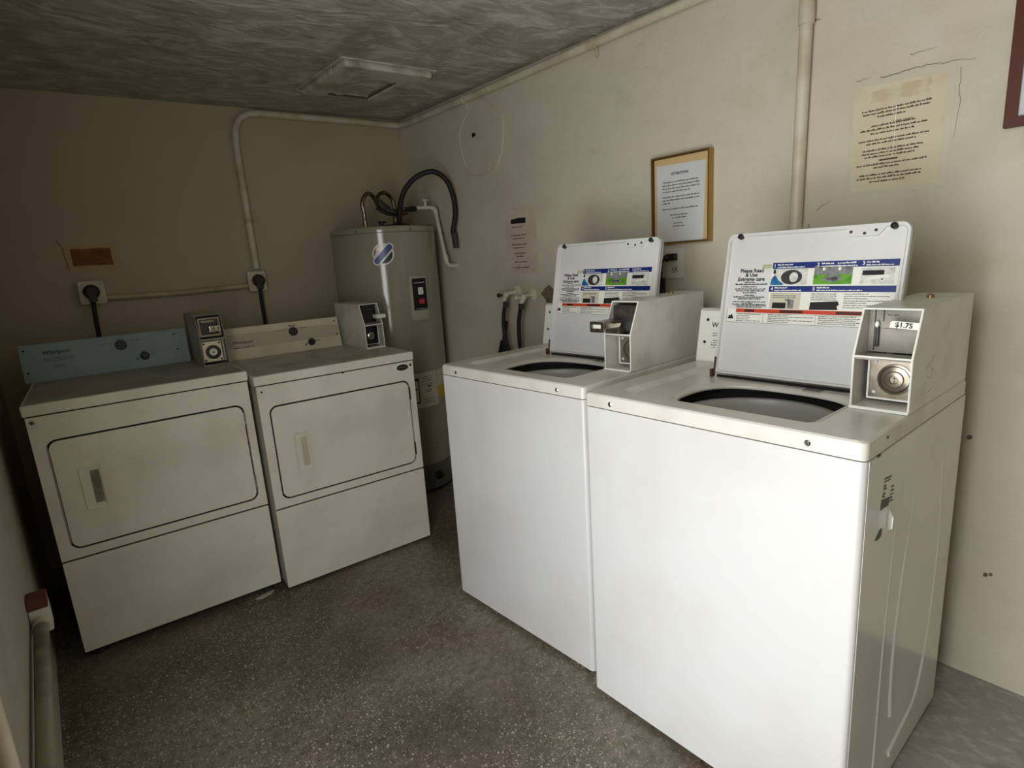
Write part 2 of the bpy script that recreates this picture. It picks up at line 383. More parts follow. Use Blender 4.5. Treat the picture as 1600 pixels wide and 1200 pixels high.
b = MB(); b.prism([(.733, 1.915), (.752, 1.92), (.757, 1.93), (.745, 1.937), (.728, 1.932)], 0, .006, WR, .002); b.build('screw_hole', 'shadow_gap', wr)
for (s, z, r) in ((2.929, .724, .006), (2.999, .332, .005), (3.01, .337, .004)):
    b = MB(); b.cyl(s, z, 0, .008, r, WR, 10, .002); b.build('anchor_bolt', 'patch_brown', wr)
b = MB(); b.prism([(1.205, 1.108), (1.235, 1.135), (1.262, 1.15), (1.30, 1.12), (1.295, 1.07), (1.27, 1.05), (1.245, 1.06), (1.235, 1.085)], 0, .010, WR, .004)
b.build('rough_patch', 'patch_brown', wr)
b = MB(); b.tube(wig([(0.0, 2.128), (.5, 2.124)], .002, 8), .003, 4, WR); b.build('crack', 'crack', wr)
# adhesive stain on the back wall
def blob(x0, x1, y0, y1, seed, amp):
    r = random.Random(seed); P = []
    for (a, c), (d, e) in zip([(x0, y0), (x1, y0), (x1, y1), (x0, y1)], [(x1, y0), (x1, y1), (x0, y1), (x0, y0)]):
        for k in range(9): t = k/9; P.append((a+(d-a)*t+r.uniform(-amp, amp), c+(e-c)*t+r.uniform(-amp, amp)))
    return P
st = empty('glue_stain', (0, 0, 0), 'brown rectangle of old glue left on the back wall above the left outlet', 'stain')
b = MB(); b.prism(blob(-1.785, -1.578, 1.352, 1.472, 5, .004), 0, .0006, WB); b.build('halo', 'adhesive_halo', st)
b = MB(); b.prism(blob(-1.757, -1.605, 1.375, 1.452, 6, .0022), .0004, .0016, WB); b.build('glue_patch', 'adhesive', st)
b = MB(); b.tube(wig([(-1.80, 1.492), (-1.785, 1.46), (-1.775, 1.36)], .002, 9), .0015, 5, WB); b.build('crack', 'crack', st)

# ------------------------------------------------------------------ ceiling hatch
hatch = empty('ceiling_hatch', (-.565, -.68, cz(-.565, -.68)), 'painted square vent frame on the ceiling with a lumpy recessed panel', 'vent')
hatch.rotation_euler = (math.atan(HY), -math.atan(HX), 0)
def HB(x0, x1, y0, y1, z0, z1, nm, mt, bev=.004):
    b = MB(); b.box(x0+.565, x1+.565, y0+.68, y1+.68, z0, z1, bev); return b.build(nm, mt, hatch)
M['hatch'] = mat('hatch_paint', (202, 197, 182), .55, mix=(150, 144, 130), mscale=8, bump=.3, bscale=30)
HB(-.775, -.355, -.935, -.80, -.030, .004, 'frame_bar', 'hatch', .012)
HB(-.775, -.665, -.80, -.455, -.027, .004, 'frame_bar', 'hatch', .009)
HB(-.44, -.355, -.80, -.455, -.027, .004, 'frame_bar', 'hatch', .009)
HB(-.755, -.40, -.455, -.425, -.012, .004, 'frame_bar', 'hatch', .005)
b = MB(); t = bmesh.new(); bmesh.ops.create_grid(t, x_segments=26, y_segments=30, size=.5)
r = random.Random(4); ph = [r.uniform(0, 6) for _ in range(8)]
for v in t.verts:
    x, y = v.co.x, v.co.y; v.co = (-.5525+.565+x*.228, -.6275+.68+y*.348, -.004+.010*math.sin(9*x+ph[0]+4*math.sin(6*y+ph[1]))*math.sin(11*y+ph[2])+.004*math.sin(23*x+ph[3])*math.sin(19*y+ph[4]))
b.add(t); b.build('recessed_panel', 'ceiling', hatch)
b = MB(); b.ring(rr(-.668+.565, -.437+.565, -.803+.68, -.452+.68, .003), rr(-.660+.565, -.445+.565, -.795+.68, -.460+.68, .003), -.016, -.008); b.build('recess_shade', 'crack', hatch)  # dark outline painted in as the shade of a deeper recess
b = MB(); b.ring(rr(-.792+.565, -.338+.565, -.952+.68, -.418+.68, .01), rr(-.785+.565, -.345+.565, -.945+.68, -.42+.68, .01), -.006, .003); b.build('caulk_bead', 'hatch', hatch)

# ------------------------------------------------------------------ conduits and pipes
def clip(parent, pts, mt='pipe', r=.022, wdt=.016):
    b = MB(); b.tube(pts, r, 12); return b.build('strap', mt, parent)
cr = empty('ceiling_conduit', (-.022, -.2, 2.1), 'painted conduit along the top of the right wall, bending down to the back outlets', 'pipe')
def cadd(b, nm, mt, par):
    o = b.build(nm, mt); o.parent = par; o.matrix_parent_inverse = par.matrix_world.inverted(); return o
def keep(o, par):
    o.parent = par; o.matrix_parent_inverse = Matrix.Translation(-Vector(par.location)); return o
b = MB(); z1 = 2.102
path = [(-.020, -4.3, 2.096), (-.020, -2.0, z1), (-.020, -1.0, 2.102), (-.020, -.12, 2.108), (-.024, -.06, 2.110), (-.045, -.03, 2.112), (-.09, -.020, 2.113), (-.3, -.020, 2.112), (-.84, -.020, 2.104),
        (-.90, -.020, 2.096), (-.945, -.020, 2.07), (-.972, -.020, 2.02), (-.980, -.020, 1.95), (-.978, -.020, 1.7), (-.974, -.020, 1.318)]
b.tube(path, .0175, 14); keep(b.build('tube', 'pipe'), cr)
for y in (-.70, -1.61, -2.6, -3.5):
    b = MB(); b.tube([(-.020, y-.008, 2.103), (-.020, y+.008, 2.103)], .0215, 14); b.box(-.010, -.001, y-.008, y+.008, 2.055, 2.09, .002); keep(b.build('strap', 'pipe'), cr)
b = MB(); b.tube([(-.976, -.020, 1.555), (-.976, -.020, 1.575)], .0205, 14); b.box(-1.0, -.93, -.004, -.001, 1.556, 1.574); keep(b.build('strap', 'pipe_back'), cr)
# wall outlets with plugs on the back wall
def surface_box(x0, x1, z0, z1, px, pz, cord, label, clabel):
    e = empty('outlet_box', ((x0+x1)/2, 0, z0), label, 'outlet')
    b = MB(); b.box(x0, x1, -.045, -.0005, z0, z1, .006); keep(b.build('box', 'pipe_back'), e)
    b = MB(); b.prism(rr(x0-.004, x1+.004, z0-.004, z1+.004, .012), .045, .050, WB, .002); keep(b.build('cover_plate', 'pipe'), e)
    b = MB()
    for sx in (x0+.012, x1-.012): b.cyl(sx, z1-.012, .05, .0525, .003, WB, 8)
    keep(b.build('screw_pair', 'steel'), e)['kind'] = 'stuff'
    p = empty('power_cord', (px, -.05, pz), clabel, 'cord')
    b = MB(); b.lathe([(.031, 0), (.033, .008), (.030, .024), (.020, .032)], (0, 0, 0), 20, frame((px, -.0502, pz), (1, 0, 0), (0, 0, 1), (0, -1, 0)), True, True)
    b.box(px-.016, px+.016, -.083, -.056, pz-.046, pz-.012, .006); keep(b.build('plug', 'brown_plug'), p)
    b = MB(); b.tube(cord, .0095, 10, smooth=5); keep(b.build('cable', 'rubber'), p)
    return e
surface_box(-1.757, -1.665, 1.206, 1.302, -1.715, 1.258, [(-1.716, -.070, 1.222), (-1.720, -.065, 1.16), (-1.722, -.06, 1.08), (-1.72, -.06, .95), (-1.69, -.06, .6), (-1.66, -.09, .35)],
    'cream surface outlet box on the back wall under the brown stain', 'black power cord plugged into the left back wall outlet')
surface_box(-1.030, -.945, 1.206, 1.300, -.984, 1.256, [(-.984, -.070, 1.22), (-.988, -.068, 1.17), (-.985, -.062, 1.08), (-.98, -.06, .95), (-.95, -.06, .6), (-.98, -.09, .35)],
    'cream surface outlet box on the back wall at the foot of the conduit', 'black power cord plugged into the outlet below the conduit')
b = MB(); b.tube([(-1.664, -.020, 1.226), (-1.35, -.020, 1.222), (-1.031, -.020, 1.232)], .0135, 12)
tag(b.build('wall_conduit', 'pipe_back'), 'thin horizontal conduit joining the two outlet boxes on the back wall', 'pipe')
# vertical pipe on the right wall
vp = empty('vertical_pipe', (-.022, -2.44, 1.2), 'painted vertical pipe on the right wall behind the nearest washer', 'pipe')
b = MB(); b.tube([(-.022, -2.446, cz(0, -2.4)-.002), (-.022, -2.444, 1.93), (-.022, -2.435, 1.25), (-.022, -2.434, .98)], .0185, 16); keep(b.build('tube', 'pipe'), vp)
b = MB(); b.tube([(-.022, -2.444, 1.96), (-.022, -2.444, 1.905)], .0225, 16); keep(b.build('coupling', 'pipe'), vp)
b = MB(); b.tube([(-.022, -2.446, cz(0, -2.4)-.004), (-.022, -2.444, 1.955)], .0212, 16); keep(b.build('sleeve', 'pipe'), vp)
b = MB(); b.box(-.012, -.0005, -2.47, -2.40, 1.318, 1.335, .003); b.tube([(-.022, -2.435, 1.318), (-.022, -2.435, 1.334)], .0222, 14); keep(b.build('strap', 'pipe'), vp)
# left wall: box with horizontal conduit, vertical pipe
lc = empty('junction_box', (-2.07, -1.33, .36), 'small white junction box with a red-brown top on the left wall, conduit leading forward', 'box')
b = MB(); b.box(-2.096, -2.050, -1.352, -1.285, .350, .422, .004); keep(b.build('box', 'pvc'), lc)
b = MB(); b.box(-2.096, -2.050, -1.350, -1.287, .423, .452, .003); keep(b.build('cap', 'box_red'), lc)
b = MB(); b.tube([(-2.074, -1.350, .385), (-2.074, -1.385, .385)], .020, 14); keep(b.build('connector', 'pipe'), lc)
b = MB(); b.tube([(-2.074, -1.38, .385), (-2.074, -2.405, .385)], .0165, 14)
tag(b.build('low_conduit', 'conduit_grey'), 'horizontal conduit low on the left wall leading out of the junction box', 'pipe')
b = MB(); b.tube([(-2.080, -2.272, cz(-2.08, -2.27)-.002), (-2.080, -2.272, .001)], .0112, 14)
tag(b.build('upright_pipe', 'pipe'), 'pale upright pipe on the left wall at the bottom left of the view', 'pipe')

# ------------------------------------------------------------------ screws
def screw(parent, m, x, y, r=.0065, mt='chrome', h=.003):
    b = MB(); b.lathe([(r, 0), (r, h*.4), (r*.6, h)], (x, y, 0), 12, m, True, True); o = b.build('screw', mt, parent)
    b = MB(); b.cyl(x, y, h*.6, h*1.15, r*.45, m, 8); b.build('recess', 'black', o); return o

# ------------------------------------------------------------------ coin box (local machine coordinates)
def coin_box(parent, u0, u1, vf, vb, z0, kind, mt='coinbox'):
    zb, zt, vt = z0+.112, z0+.209, vf+.042
    T = .0035
    def front_at(z): return vf if z <= zb else vf+(vt-vf)*(z-zb)/(zt-zb)
    prof = [(vf, z0), (vb, z0), (vb, zt), (vt, zt), (vf, zb)]
    side = lambda u: frame((u, 0, 0), (0, 1, 0), (0, 0, 1), (1, 0, 0))
    b = MB()
    b.prism(prof, 0, T, side(u0)); b.prism(prof, -T, 0, side(u1))
    b.box(u0+T, u1-T, vt, vb, zt-T, zt); b.box(u0+T, u1-T, vf, vb, z0, z0+T); b.box(u0+T, u1-T, vb-T, vb, z0+T, zt-T)
    cb = b.build('coin_box', mt, parent)
    b = MB(); b.box(u0+T, u1-T, vf+.001, vf+.062, zb-.006, zb-.002); b.build('shelf', 'coinbox_in', cb)
    # bright folded edges round the opening
    e = .0042; R = []
    def bar(p, q, r=e/2):
        b.tube([p, q], r, 6)
    b = MB(); x0, x1 = u0+.0018, u1-.0018
    A = [(x0, vf, z0+.003), (x0, vf, zb), (x0, vt, zt-.002)]; B = [(x1, vf, z0+.003), (x1, vf, zb), (x1, vt, zt-.002)]
    for Q in (A, B): b.tube(Q, e/2, 6)
    for i in (0, 1, 2): b.tube([A[i], B[i]], e/2*(1.3 if i == 0 else 1), 6)
    b.box(u0, u1, vf-.006, vf+.002, z0, z0+.006, .001)
    b.build('rim', 'rim' if kind != 'D1' else 'coinbox_in', cb)
    # recessed panels
    um, zl = (u0+u1)/2, z0+.062
    dlow, dup = vf+.060, vf+.058
    b = MB(); b.box(u0+.014, u1-T, dlow, dlow+.004, z0+.014, zb-.008)
    lp = b.build('lock_plate', {'B': 'steel', 'A': 'steel', 'D1': 'cream_plate', 'D2': 'shadow_gap'}[kind], cb)
    b = MB(); b.ring(rr(u0+.012, u1-T, z0+.011, zb-.006, .002, 2), rr(u0+.0155, u1-T-.003, z0+.0145, zb-.0095, .002, 2), 0, .004, FF(dlow)); b.build('inner_rim', 'rim', cb)
    b = MB(); b.box(u0+.004, u1-T, dup+.012, dup+.016, zb, zt-T); up_ = b.build('back_panel', 'coinbox_in' if kind in 'B' else 'dark', cb)
    f = FF(dlow)
    cx, cy = (u0+.014+u1)/2+.002, z0+.057
    if kind in ('B', 'A'):
        b = MB(); b.lathe([(.033, 0), (.033, .004), (.029, .005), (.026, .001), (.0175, .003), (.016, .007), (.0085, .008), (.0075, .0055), (.0, .0055)], (cx, cy, 0), 36, f); lk = b.build('lock_dish', 'steel', cb)
        b = MB(); b.cyl(cx, cy+.003, .0056, .0068, .0016, f, 8); b.cyl(cx, cy-.004, .0056, .0068, .0016, f, 8); b.build('keyhole', 'black', cb)
        for sx, sy in ((u0+.026, zb-.020), (u0+.026, z0+.026)):
            b = MB(); b.sphere((sx, sy, .002), .0042, 10, f, (1, 1, .6)); b.build('rivet', 'sticker_white', cb)
    elif kind == 'D1':
        f = FF(vf+.018)
        b = MB(); b.prism(rr(u0+.006, u1-.020, z0+.016, zb-.012, .004), 0, .006, f, .002); b.build('front_plate', 'cream_plate', cb)
        cx = (u0+.006+u1-.020)/2+.002; cy = z0+.056
        b = MB(); b.lathe([(.0285, .006), (.0285, .012), (.0255, .014), (.017, .014), (.016, .008)], (cx, cy, 0), 32, f); b.build('lock_ring', 'brown_plug', cb)
        b = MB(); b.cyl(cx, cy, .006, .013, .0155, f, 24, .002); b.build('lock_barrel', 'label', cb)
        b = MB(); b.cyl(cx, cy, .0131, .0138, .004, f, 10); b.build('keyhole', 'black', cb)
        for sx, sy in ((u0+.012, zb-.020), (u1-.027, zb-.020), (u0+.012, z0+.024), (u1-.027, z0+.024)):
            b = MB(); b.cyl(sx, sy, .006, .0085, .0042, f, 10); b.build('screw', 'dark', cb)
    else:
        f = FF(vf+.035)
        b = MB(); b.prism(rr(u0+.004, u1-.034, z0+.018, zb-.012, .003), 0, .004, f); b.build('dark_plate', 'black', cb)
        b = MB(); b.lathe([(.018, .004), (.017, .018), (.012, .021), (.010, .017), (.0, .017)], (u0+.036, z0+.058, 0), 20, f); b.build('lock_barrel', 'chrome', cb)
    # coin mechanism in the upper half
    if kind == 'B':
        f = FF(dup+.012); b = MB(); b.box(u0+.020, u0+.026, dup+.002, dup+.012, zb+.012, zb+.055, .002); b.build('slot', 'black', cb)
        b = MB(); b.sphere((u0+.022, dup+.004, zb+.060), .0055, 10, I4, (.8, .8, 1.3)); b.build('rivet', 'sticker_white', cb)
        b = MB(); b.box(u0+.031, u0+.0325, dup+.009, dup+.012, zb+.066, zb+.090); b.box(u0+.0155, u0+.0165, dup+.008, dup+.012, zb+.004, zb+.092); b.build('seam', 'dark', cb)
        b = MB(); r = random.Random(7); lines(b, u0+.038, u0+.060, zb+.078, .004, .0004, r, f); lines(b, u0+.028, u0+.060, zb+.050, .002, .0004, r, f)
        b.build('lettering', 'ink_soft', cb)
        tg = MB(); tg.prism([(u0+.050, zt-.0405), (u0+.052, zt-.0290), (u0+.0555, zt-.0265), (u1-T-.0005, zt-.0295), (u1-T-.0005, zt-.0440)], 0, .0006, FF(vt+.004)); tg.build('price_tag', 'label', cb)
        tg = MB(); text(tg, '$1.75', (u0+.0500+u1-T)/2-.0022, zt-.0353, .0142, .0009, FF(vt+.004), .03, -.07); tg.build('lettering', 'ink', cb)
    elif kind == 'A':
        b = MB(); b.box(u0+.014, u1-.006, vf+.03, dup+.010, zb+.004, zt-.012, .003); b.build('coin_mechanism', 'dark', cb)
        b = MB()
        for k in range(6): b.box(u0+.024+k*.011, u0+.029+k*.011, vf+.026, vf+.032, zt-.045, zt-.018, .001)
        b.build('coin_teeth', 'steel', cb)
        b = MB(); b.prism([(u0+.012, zb+.006), (u1-.040, zb+.004), (u1-.026, zb+.038), (u0+.012, zb+.030)], 0, .055, FF(vf+.045), .003); b.build('slide_housing', 'chrome', cb)
        b = MB(); b.box(u0+.006, u0+.048, vf-.062, vf+.03, zb+.022, zb+.044, .003); sl = b.build('coin_slide', 'steel', cb)
        b = MB(); b.ring(rr(u0+.002, u0+.052, zb+.014, zb+.046, .004), rr(u0+.010, u0+.044, zb+.024, zb+.038, .003), 0, .008, FF(vf-.060)); b.build('slide_handle', 'chrome', cb)
        b = MB(); b.box(u0+.012, u0+.042, vf-.064, vf-.058, zb+.025, zb+.037, .001); b.build('slide_face', 'label', cb)
    elif kind == 'D1':
        f = FF(vf+.030)
        b = MB(); b.ring(rr(u0+.006, u1-.010, zb+.008, zt-.012, .003), rr(u0+.013, u1-.017, zb+.016, zt-.019, .003), 0, .010, f); b.build('mechanism_frame', 'steel', cb)
        b = MB(); b.box(u0+.014, u1-.018, vf+.026, vf+.034, zb+.017, zt-.020, .001); b.build('coin_plate', 'dark', cb)
        b = MB(); b.box(u0+.042, u1-.014, vf-.004, vf+.028, zb+.026, zb+.052, .003); b.build('coin_slide', 'chrome', cb)
        b = MB(); b.box(u0+.020, u0+.066, vf+.018, vf+.028, zt-.032, zt-.022, .002); b.build('coin_teeth', 'steel', cb)
        b = MB()
        for k in range(2): b.cyl(u0+.058+k*.017, zb+.041, .034, .0352, .0035, f, 8)
        b.build('hole', 'black', cb)
    else:
        b = MB(); b.box(u0+.008, u1-.024, vf+.026, vf+.05, zb+.010, zt-.008, .003); b.build('coin_mechanism', 'black', cb)
        b = MB(); b.tube([(u0+.016, vf+.022, zt-.026), (u1-.040, vf+.022, zt-.026)], .007, 10); b.build('roller', 'dark', cb)
        b = MB(); b.box(u1-.036, u1+.010, vf-.022, vf+.026, zb+.028, zb+.046, .003); b.build('coin_slide', 'label', cb)
        b = MB(); b.box(u0+.006, u1-.006, vf+.012, vf+.03, zb+.002, zb+.010, .002); b.build('sill', 'steel', cb)
    return cb

# ------------------------------------------------------------------ washers
WW, WD = .683, .6424
def sd_rr(x, y, x0, x1, y0, y1, r):
    cx, cy = (x0+x1)/2, (y0+y1)/2; qx, qy = abs(x-cx)-((x1-x0)/2-r), abs(y-cy)-((y1-y0)/2-r)
    return math.hypot(max(qx, 0), max(qy, 0))+min(max(qx, qy), 0)-r
def washer(o, zt_off, label, near, lid_u, lid_w, lid_h, kind):
    a = math.radians(o[2]); e = empty('washing_machine', (o[0], o[1], zt_off), label, 'washer', (0, 0, a-PI/2), 'coin-operated top-load washers')
    # cabinet
    b = MB(); out = rr(0, WW, 0, WD, .013); inn = rr(.006, WW-.006, .006, WD-.006, .009)
    b.ring(out, inn, .020, .8895); b.box(.006, WW-.006, .006, WD-.006, .03, .034)
    cab = b.build('cabinet', 'white', e)
    # pressed ribs on the sides
    def rib(pts, r, sgn=1):
        for u, f in ((WW, 1), (0, -1)):
            b = MB(); m = frame((u, 0, 0), (0, 1, 0), (0, 0, 1), (f, 0, 0))
            b.tube([(v, z, -r*1.22) for v, z in pts], [r*1.4, r*1.9], 16, m, smooth=4); b.build('pressed_rib', 'white_side', cab)
    rib([(.188, .80), (.188, .70), (.180, .60), (.172, .40), (.172, .10), (.172, .04)], .0062)
    rib([(.294, .742), (.288, .68), (.268, .60), (.246, .44), (.248, .28), (.262, .20)], .0085)
    rib([(.476, .82), (.500, .70), (.520, .56), (.520, .42), (.500, .26), (.452, .14), (.36, .105), (.27, .085)], .0085)
    b = MB(); b.box(WW-.0004, WW+.0009, .014, WD-.006, .022, .888); b.build('side_panel', 'white_side', cab)
    # feet
    for fu, fv in ((.06, .06), (.62, .06), (.06, .58), (.62, .58)):
        b = MB(); b.cyl(fu, fv, -zt_off, .024, .020, I4, 14); b.build('foot', 'black', e)
    # deck with recessed lid well and opening
    hc = (.37, .222); ang = [2*PI*i/96 for i in range(96)]
    rects = [(0, WW, 0, WD), (.07, .572, .058, .50)]
    for x0, x1, y0, y1 in rects:
        for cx_, cy_ in ((x0, y0), (x1, y0), (x1, y1), (x0, y1)):
            t0 = math.atan2(cy_-hc[1], cx_-hc[0]) % (2*PI)
            ang += [(t0+d) % (2*PI) for d in (-.05, -.035, -.025, -.015, -.007, 0, .007, .015, .025, .035, .05)]
    ang = sorted(ang)
    def hit(x0, x1, y0, y1, r):
        P = []
        for t in ang:
            lo_, hi_ = 0, 1.2
            for _ in range(26):
                mi = (lo_+hi_)/2
                if sd_rr(hc[0]+mi*math.cos(t), hc[1]+mi*math.sin(t), x0, x1, y0, y1, r) < 0: lo_ = mi
                else: hi_ = mi
            P.append((hc[0]+lo_*math.cos(t), hc[1]+lo_*math.sin(t)))
        return P
    def hole(s, n=2.8, dv=0):
        P = []
        for t in ang:
            c_, s_ = math.cos(t), math.sin(t); ax, ay = .186*s, (.140 if s_ > 0 else .150)*s
            k = (abs(c_/ax)**n+abs(s_/ay)**n)**(-1/n); P.append((hc[0]+k*c_, hc[1]+k*s_+dv))
        return P
    Z = lambda P, z: [(x, y, z) for x, y in P]
    R0 = hit(0, WW, 0, WD, .013)
    Ls = [Z(hit(.008, WW-.008, .008, WD-.008, .01), .892), Z(R0, .892), Z(R0, .920), Z(hit(.0012, WW-.0012, .0012, WD-.0012, .013), .9245), Z(hit(.005, WW-.005, .005, WD-.005, .013), .9278), Z(hit(.011, WW-.011, .011, WD-.011, .012), .9288),
          Z(hit(.070, .572, .058, .505, .03), .9288), Z(hit(.074, .568, .062, .501, .028), .9275), Z(hit(.086, .556, .072, .489, .024), .9185), Z(hit(.094, .548, .078, .482, .022), .9168)]
    for s, z in ((1.22, .9160), (1.12, .9155), (1.05, .914), (1.01, .910), (1.0, .906), (1.005, .902)):
        P = hole(s)
        if s > 1.01:   # keep the lip inside the well
            P = [(min(max(x, .097), .545), min(max(y, .081 if s < 1.1 else .0805), .478)) for x, y in P]
        Ls.append(Z(P, z))
    b = MB(); b.loops(Ls); b.build('top_deck', 'white_top', e, 28)
    # basket and agitator inside, black sleeve for the unlit gap round them
    bc = (.360, .222)
    b = MB(); b.lathe([(.199, .74), (.200, .862), (.196, .870), (.188, .868), (.180, .850), (.180, .50), (.17, .47), (.02, .46)], (bc[0], bc[1], 0), 56)
    b.build('wash_basket', 'grey_basket', e)
    b = MB(); b.lathe([(.045, .462), (.040, .56), (.030, .72), (.026, .74), (.0, .742)], (bc[0], bc[1], 0), 20)
    for k in range(4):
        c_, s_ = math.cos(k*PI/2+.4), math.sin(k*PI/2+.4); b.tube([(bc[0]+.04*c_, bc[1]+.04*s_, .70), (bc[0]+.05*c_, bc[1]+.05*s_, .58), (bc[0]+.12*c_, bc[1]+.12*s_, .48)], .010, 6)
    b.build('agitator', 'grey_basket', e)
    b = MB(); b.lathe([(.206, .60), (.212, .884)], (bc[0], bc[1], 0), 56); b.build('tub_gap_shade', 'shadow_gap', e)  # black sleeve stands in for the darkness behind the basket
    # printed marks at the back of the opening
    b = MB(); r = random.Random(2); mt = frame((0, 0, .9176), (1, 0, 0), (0, 1, 0), (0, 0, 1))
    for i, (x, w_, y_, h_) in enumerate(((.36, .020, .408, .004), (.36, .018, .392, .003), (.386, .014, .412, .003), (.386, .014, .402, .003), (.386, .014, .390, .003), (.408, .045, .408, .006), (.408, .045, .390, .006), (.47, .045, .392, .003))):
        lines(b, x, x+w_, y_-.022, h_, 0, r, mt, 1)
    b.build('lettering', 'ink_soft', e)
    b = MB(); b.quad(.408, .455, .378, .382, .9177); b.quad(.408, .455, .363, .367, .9177); b.quad(.519, .526, .362, .381, .9177); b.build('print_bars', 'ink', e)
    # front screws
    for su in (.089, .580): screw(e, FF(0), su, .9065, .0062 if near else .006)
    # seam chip on the near right edge
    if near:
        b = MB(); b.box(WW-.001, WW+.0012, .052, .068, .8855, .8895); b.build('paint_chip', 'black', cab)
        for (v, z) in ((.10, .914),): 
            b = MB(); b.cyl(v, z, 0, .0012, .003, SF(WW), 8); b.build('paint_chip', 'rust', cab)
    # console along the back
    cpf = [(.520, .929), (.549, 1.088), (.556, 1.094), (.632, 1.090), (.636, .929)]
    sidem = lambda u: frame((u, 0, 0), (0, 1, 0), (0, 0, 1), (1, 0, 0))
    b = MB(); b.prism(cpf, 0, .572, sidem(.004)); con = b.build('console', 'white_top', e)
    cf = frame((0, .520, .929), (1, 0, 0), (0, math.sin(math.radians(10.3)), math.cos(math.radians(10.3))), (0, -math.cos(math.radians(10.3)), math.sin(math.radians(10.3))))
    b = MB(); b.prism(rr(.006, .574, .004, .160, .004), 0, .002, cf, .001); b.build('control_panel', 'rim', con)
    for (x, y) in ((.034, .132), (.030, .062)):
        b = MB(); b.cyl(x, y, .002, .0045, .0048, cf, 10, .001); b.build('screw', 'black', con)
    if kind == 'B':
        b = MB(); text(b, 'Whirlpool', .0490, .116, .021, .0024, cf, .02, 0, 1, 'L')
        b.build('logo_lettering', 'ink', con)
        b = MB(); r = random.Random(5)
        for k, (x, y, w_) in enumerate(((.066, .089, .024), (.068, .082, .022), (.072, .067, .016), (.073, .060, .014), (.066, .053, .022), (.073, .046, .014), (.066, .060, .003), (.066, .046, .003))): lines(b, x-.013, x-.013+w_, y, .0028, .0024, r, cf, 1)
        b.build('lettering', 'ink', con)
    # lid, standing open
    u0 = lid_u; u1 = lid_u+lid_w; v0, z0, v1, z1 = .39, .918, .468, 1.31
    ln = math.hypot(v1-v0, z1-z0); ty, tz = (v1-v0)/ln, (z1-z0)/ln; lh = lid_h
    lf = frame((0, v0, z0), (1, 0, 0), (0, ty, tz), (0, -tz, ty))
    b = MB(); b.prism(rr(u0, u1, .010, lh, .022), -.016, -.004, lf)
    o_ = rr(u0, u1, .010, lh, .022); i_ = rr(u0+.010, u1-.010, .018, lh-.011, .014)
    def l3(P, z): return [(x, y, z) for x, y in P]
    b.loops([l3(o_, -.012), l3(o_, .001), l3(rr(u0+.002, u1-.002, .012, lh-.002, .02), .0055), l3(rr(u0+.007, u1-.007, .0155, lh-.008, .016), .0055), l3(i_, .001), l3(i_, -.005)], lf)
    lid = b.build('lid', 'white', e)
    for bu in (u0+.038, u1-.036):
        b = MB(); b.lathe([(.0075, .0), (.0075, .009), (.005, .0105), (.0032, .008), (.0, .008)], (bu, lh-.010, 0), 16, lf); b.build('rubber_bumper', 'rubber', lid)
    b = MB(); q = u1-.137
    b.prism([(q, lh-.004), (q-.001, lh-.018), (q+.006, lh-.029), (q+.068, lh-.029), (q+.078, lh-.018), (q+.088, lh-.004)], -.006, .0045, lf, .001); sp = b.build('latch_plate', 'white', lid)
    for x, y, rr_ in ((q+.010, lh-.018, .0036), (q+.064, lh-.017, .0036), (q+.040, lh-.023, .0035)):
        b = MB(); b.cyl(x, y, .0046, .0058, rr_, lf, 10); b.build('latch_hole', 'dark', lid)
    b = MB(); b.prism([(u0+.06, lh-.006), (u0+.17, lh-.006), (u0+.185, lh-.011), (q-.01, lh-.011), (q, lh-.006), (q, lh-.003), (u0+.06, lh-.003)], -.004, .002, lf, .001); b.build('stiffener', 'white', lid)
    b = MB(); b.box(u0-.004, u0+.004, v0-.012, v0+.004, .9175, .94, .002); b.tube([(u0+.006, v0-.004, .926), (u0+.006, v0+.003, .975)], .0028, 6)
    b.build('hinge', 'rust', lid)
    b = MB(); b.box(u0+.01, u1-.01, v0+.004, v0+.012, .9165, .922); b.build('hinge_gap', 'shadow_gap', lid)
    # instruction label on the lid
    x_ = u0-.144
    def part(nm, mt, fn):
        b = MB(); fn(b); return b.build(nm, mt, lid)
    E = -.0036
    P = lambda pts, z=0.0: [(x+x_, y) for x, y in pts]
    def patch(b, X0, X1, Y0, Y1, z): b.prism([(X0+x_, Y0), (X1+x_, Y0), (X1+x_, Y1), (X0+x_, Y1)], z-.0002, z, lf)
    part('label_sheet', 'label', lambda b: [patch(b, .277, .575, .197, .319, E), patch(b, .163, .575, .158, .196, E)])
    part('label_band', 'blue_ink', lambda b: patch(b, .279, .575, .3035, .3195, E+.0003))
    part('label_band', 'blue_ink', lambda b: patch(b, .276, .575, .2430, .2580, E+.0003))
    part('warning_band', 'red_ink', lambda b: patch(b, .189, .575, .1860, .1960, E+.0003))
    for X0, X1 in ((.214, .242), (.312, .372), (.452, .52)): part('warning_word', 'dark_red', lambda b: patch(b, X0, X1, .1875, .1945, E+.0006))
    part('picture', 'light_print', lambda b: [patch(b, .284, .372, .2610, .3010, E+.0003)])
    def dr(b):
        b.prism([(0.332+x_+.0275*math.cos(t*PI/12), .2810+.0190*math.sin(t*PI/12)) for t in range(24)], E+.0003, E+.0006, lf)
    part('picture_drum', 'dark', dr)
    def dr2(b):
        b.prism([(0.338+x_+.011*math.cos(t*PI/8), .281+.013*math.sin(t*PI/8)) for t in range(16)], E+.0006, E+.0008, lf)
    part('picture_drum', 'light_print', dr2)
    part('picture_liquid', 'blue_water', lambda b: b.prism([(p+x_, q_) for p, q_ in ((.278, .2605), (.312, .2605), (.309, .266), (.300, .272), (.292, .283), (.286, .286), (.279, .276))], E+.0006, E+.0009, lf))
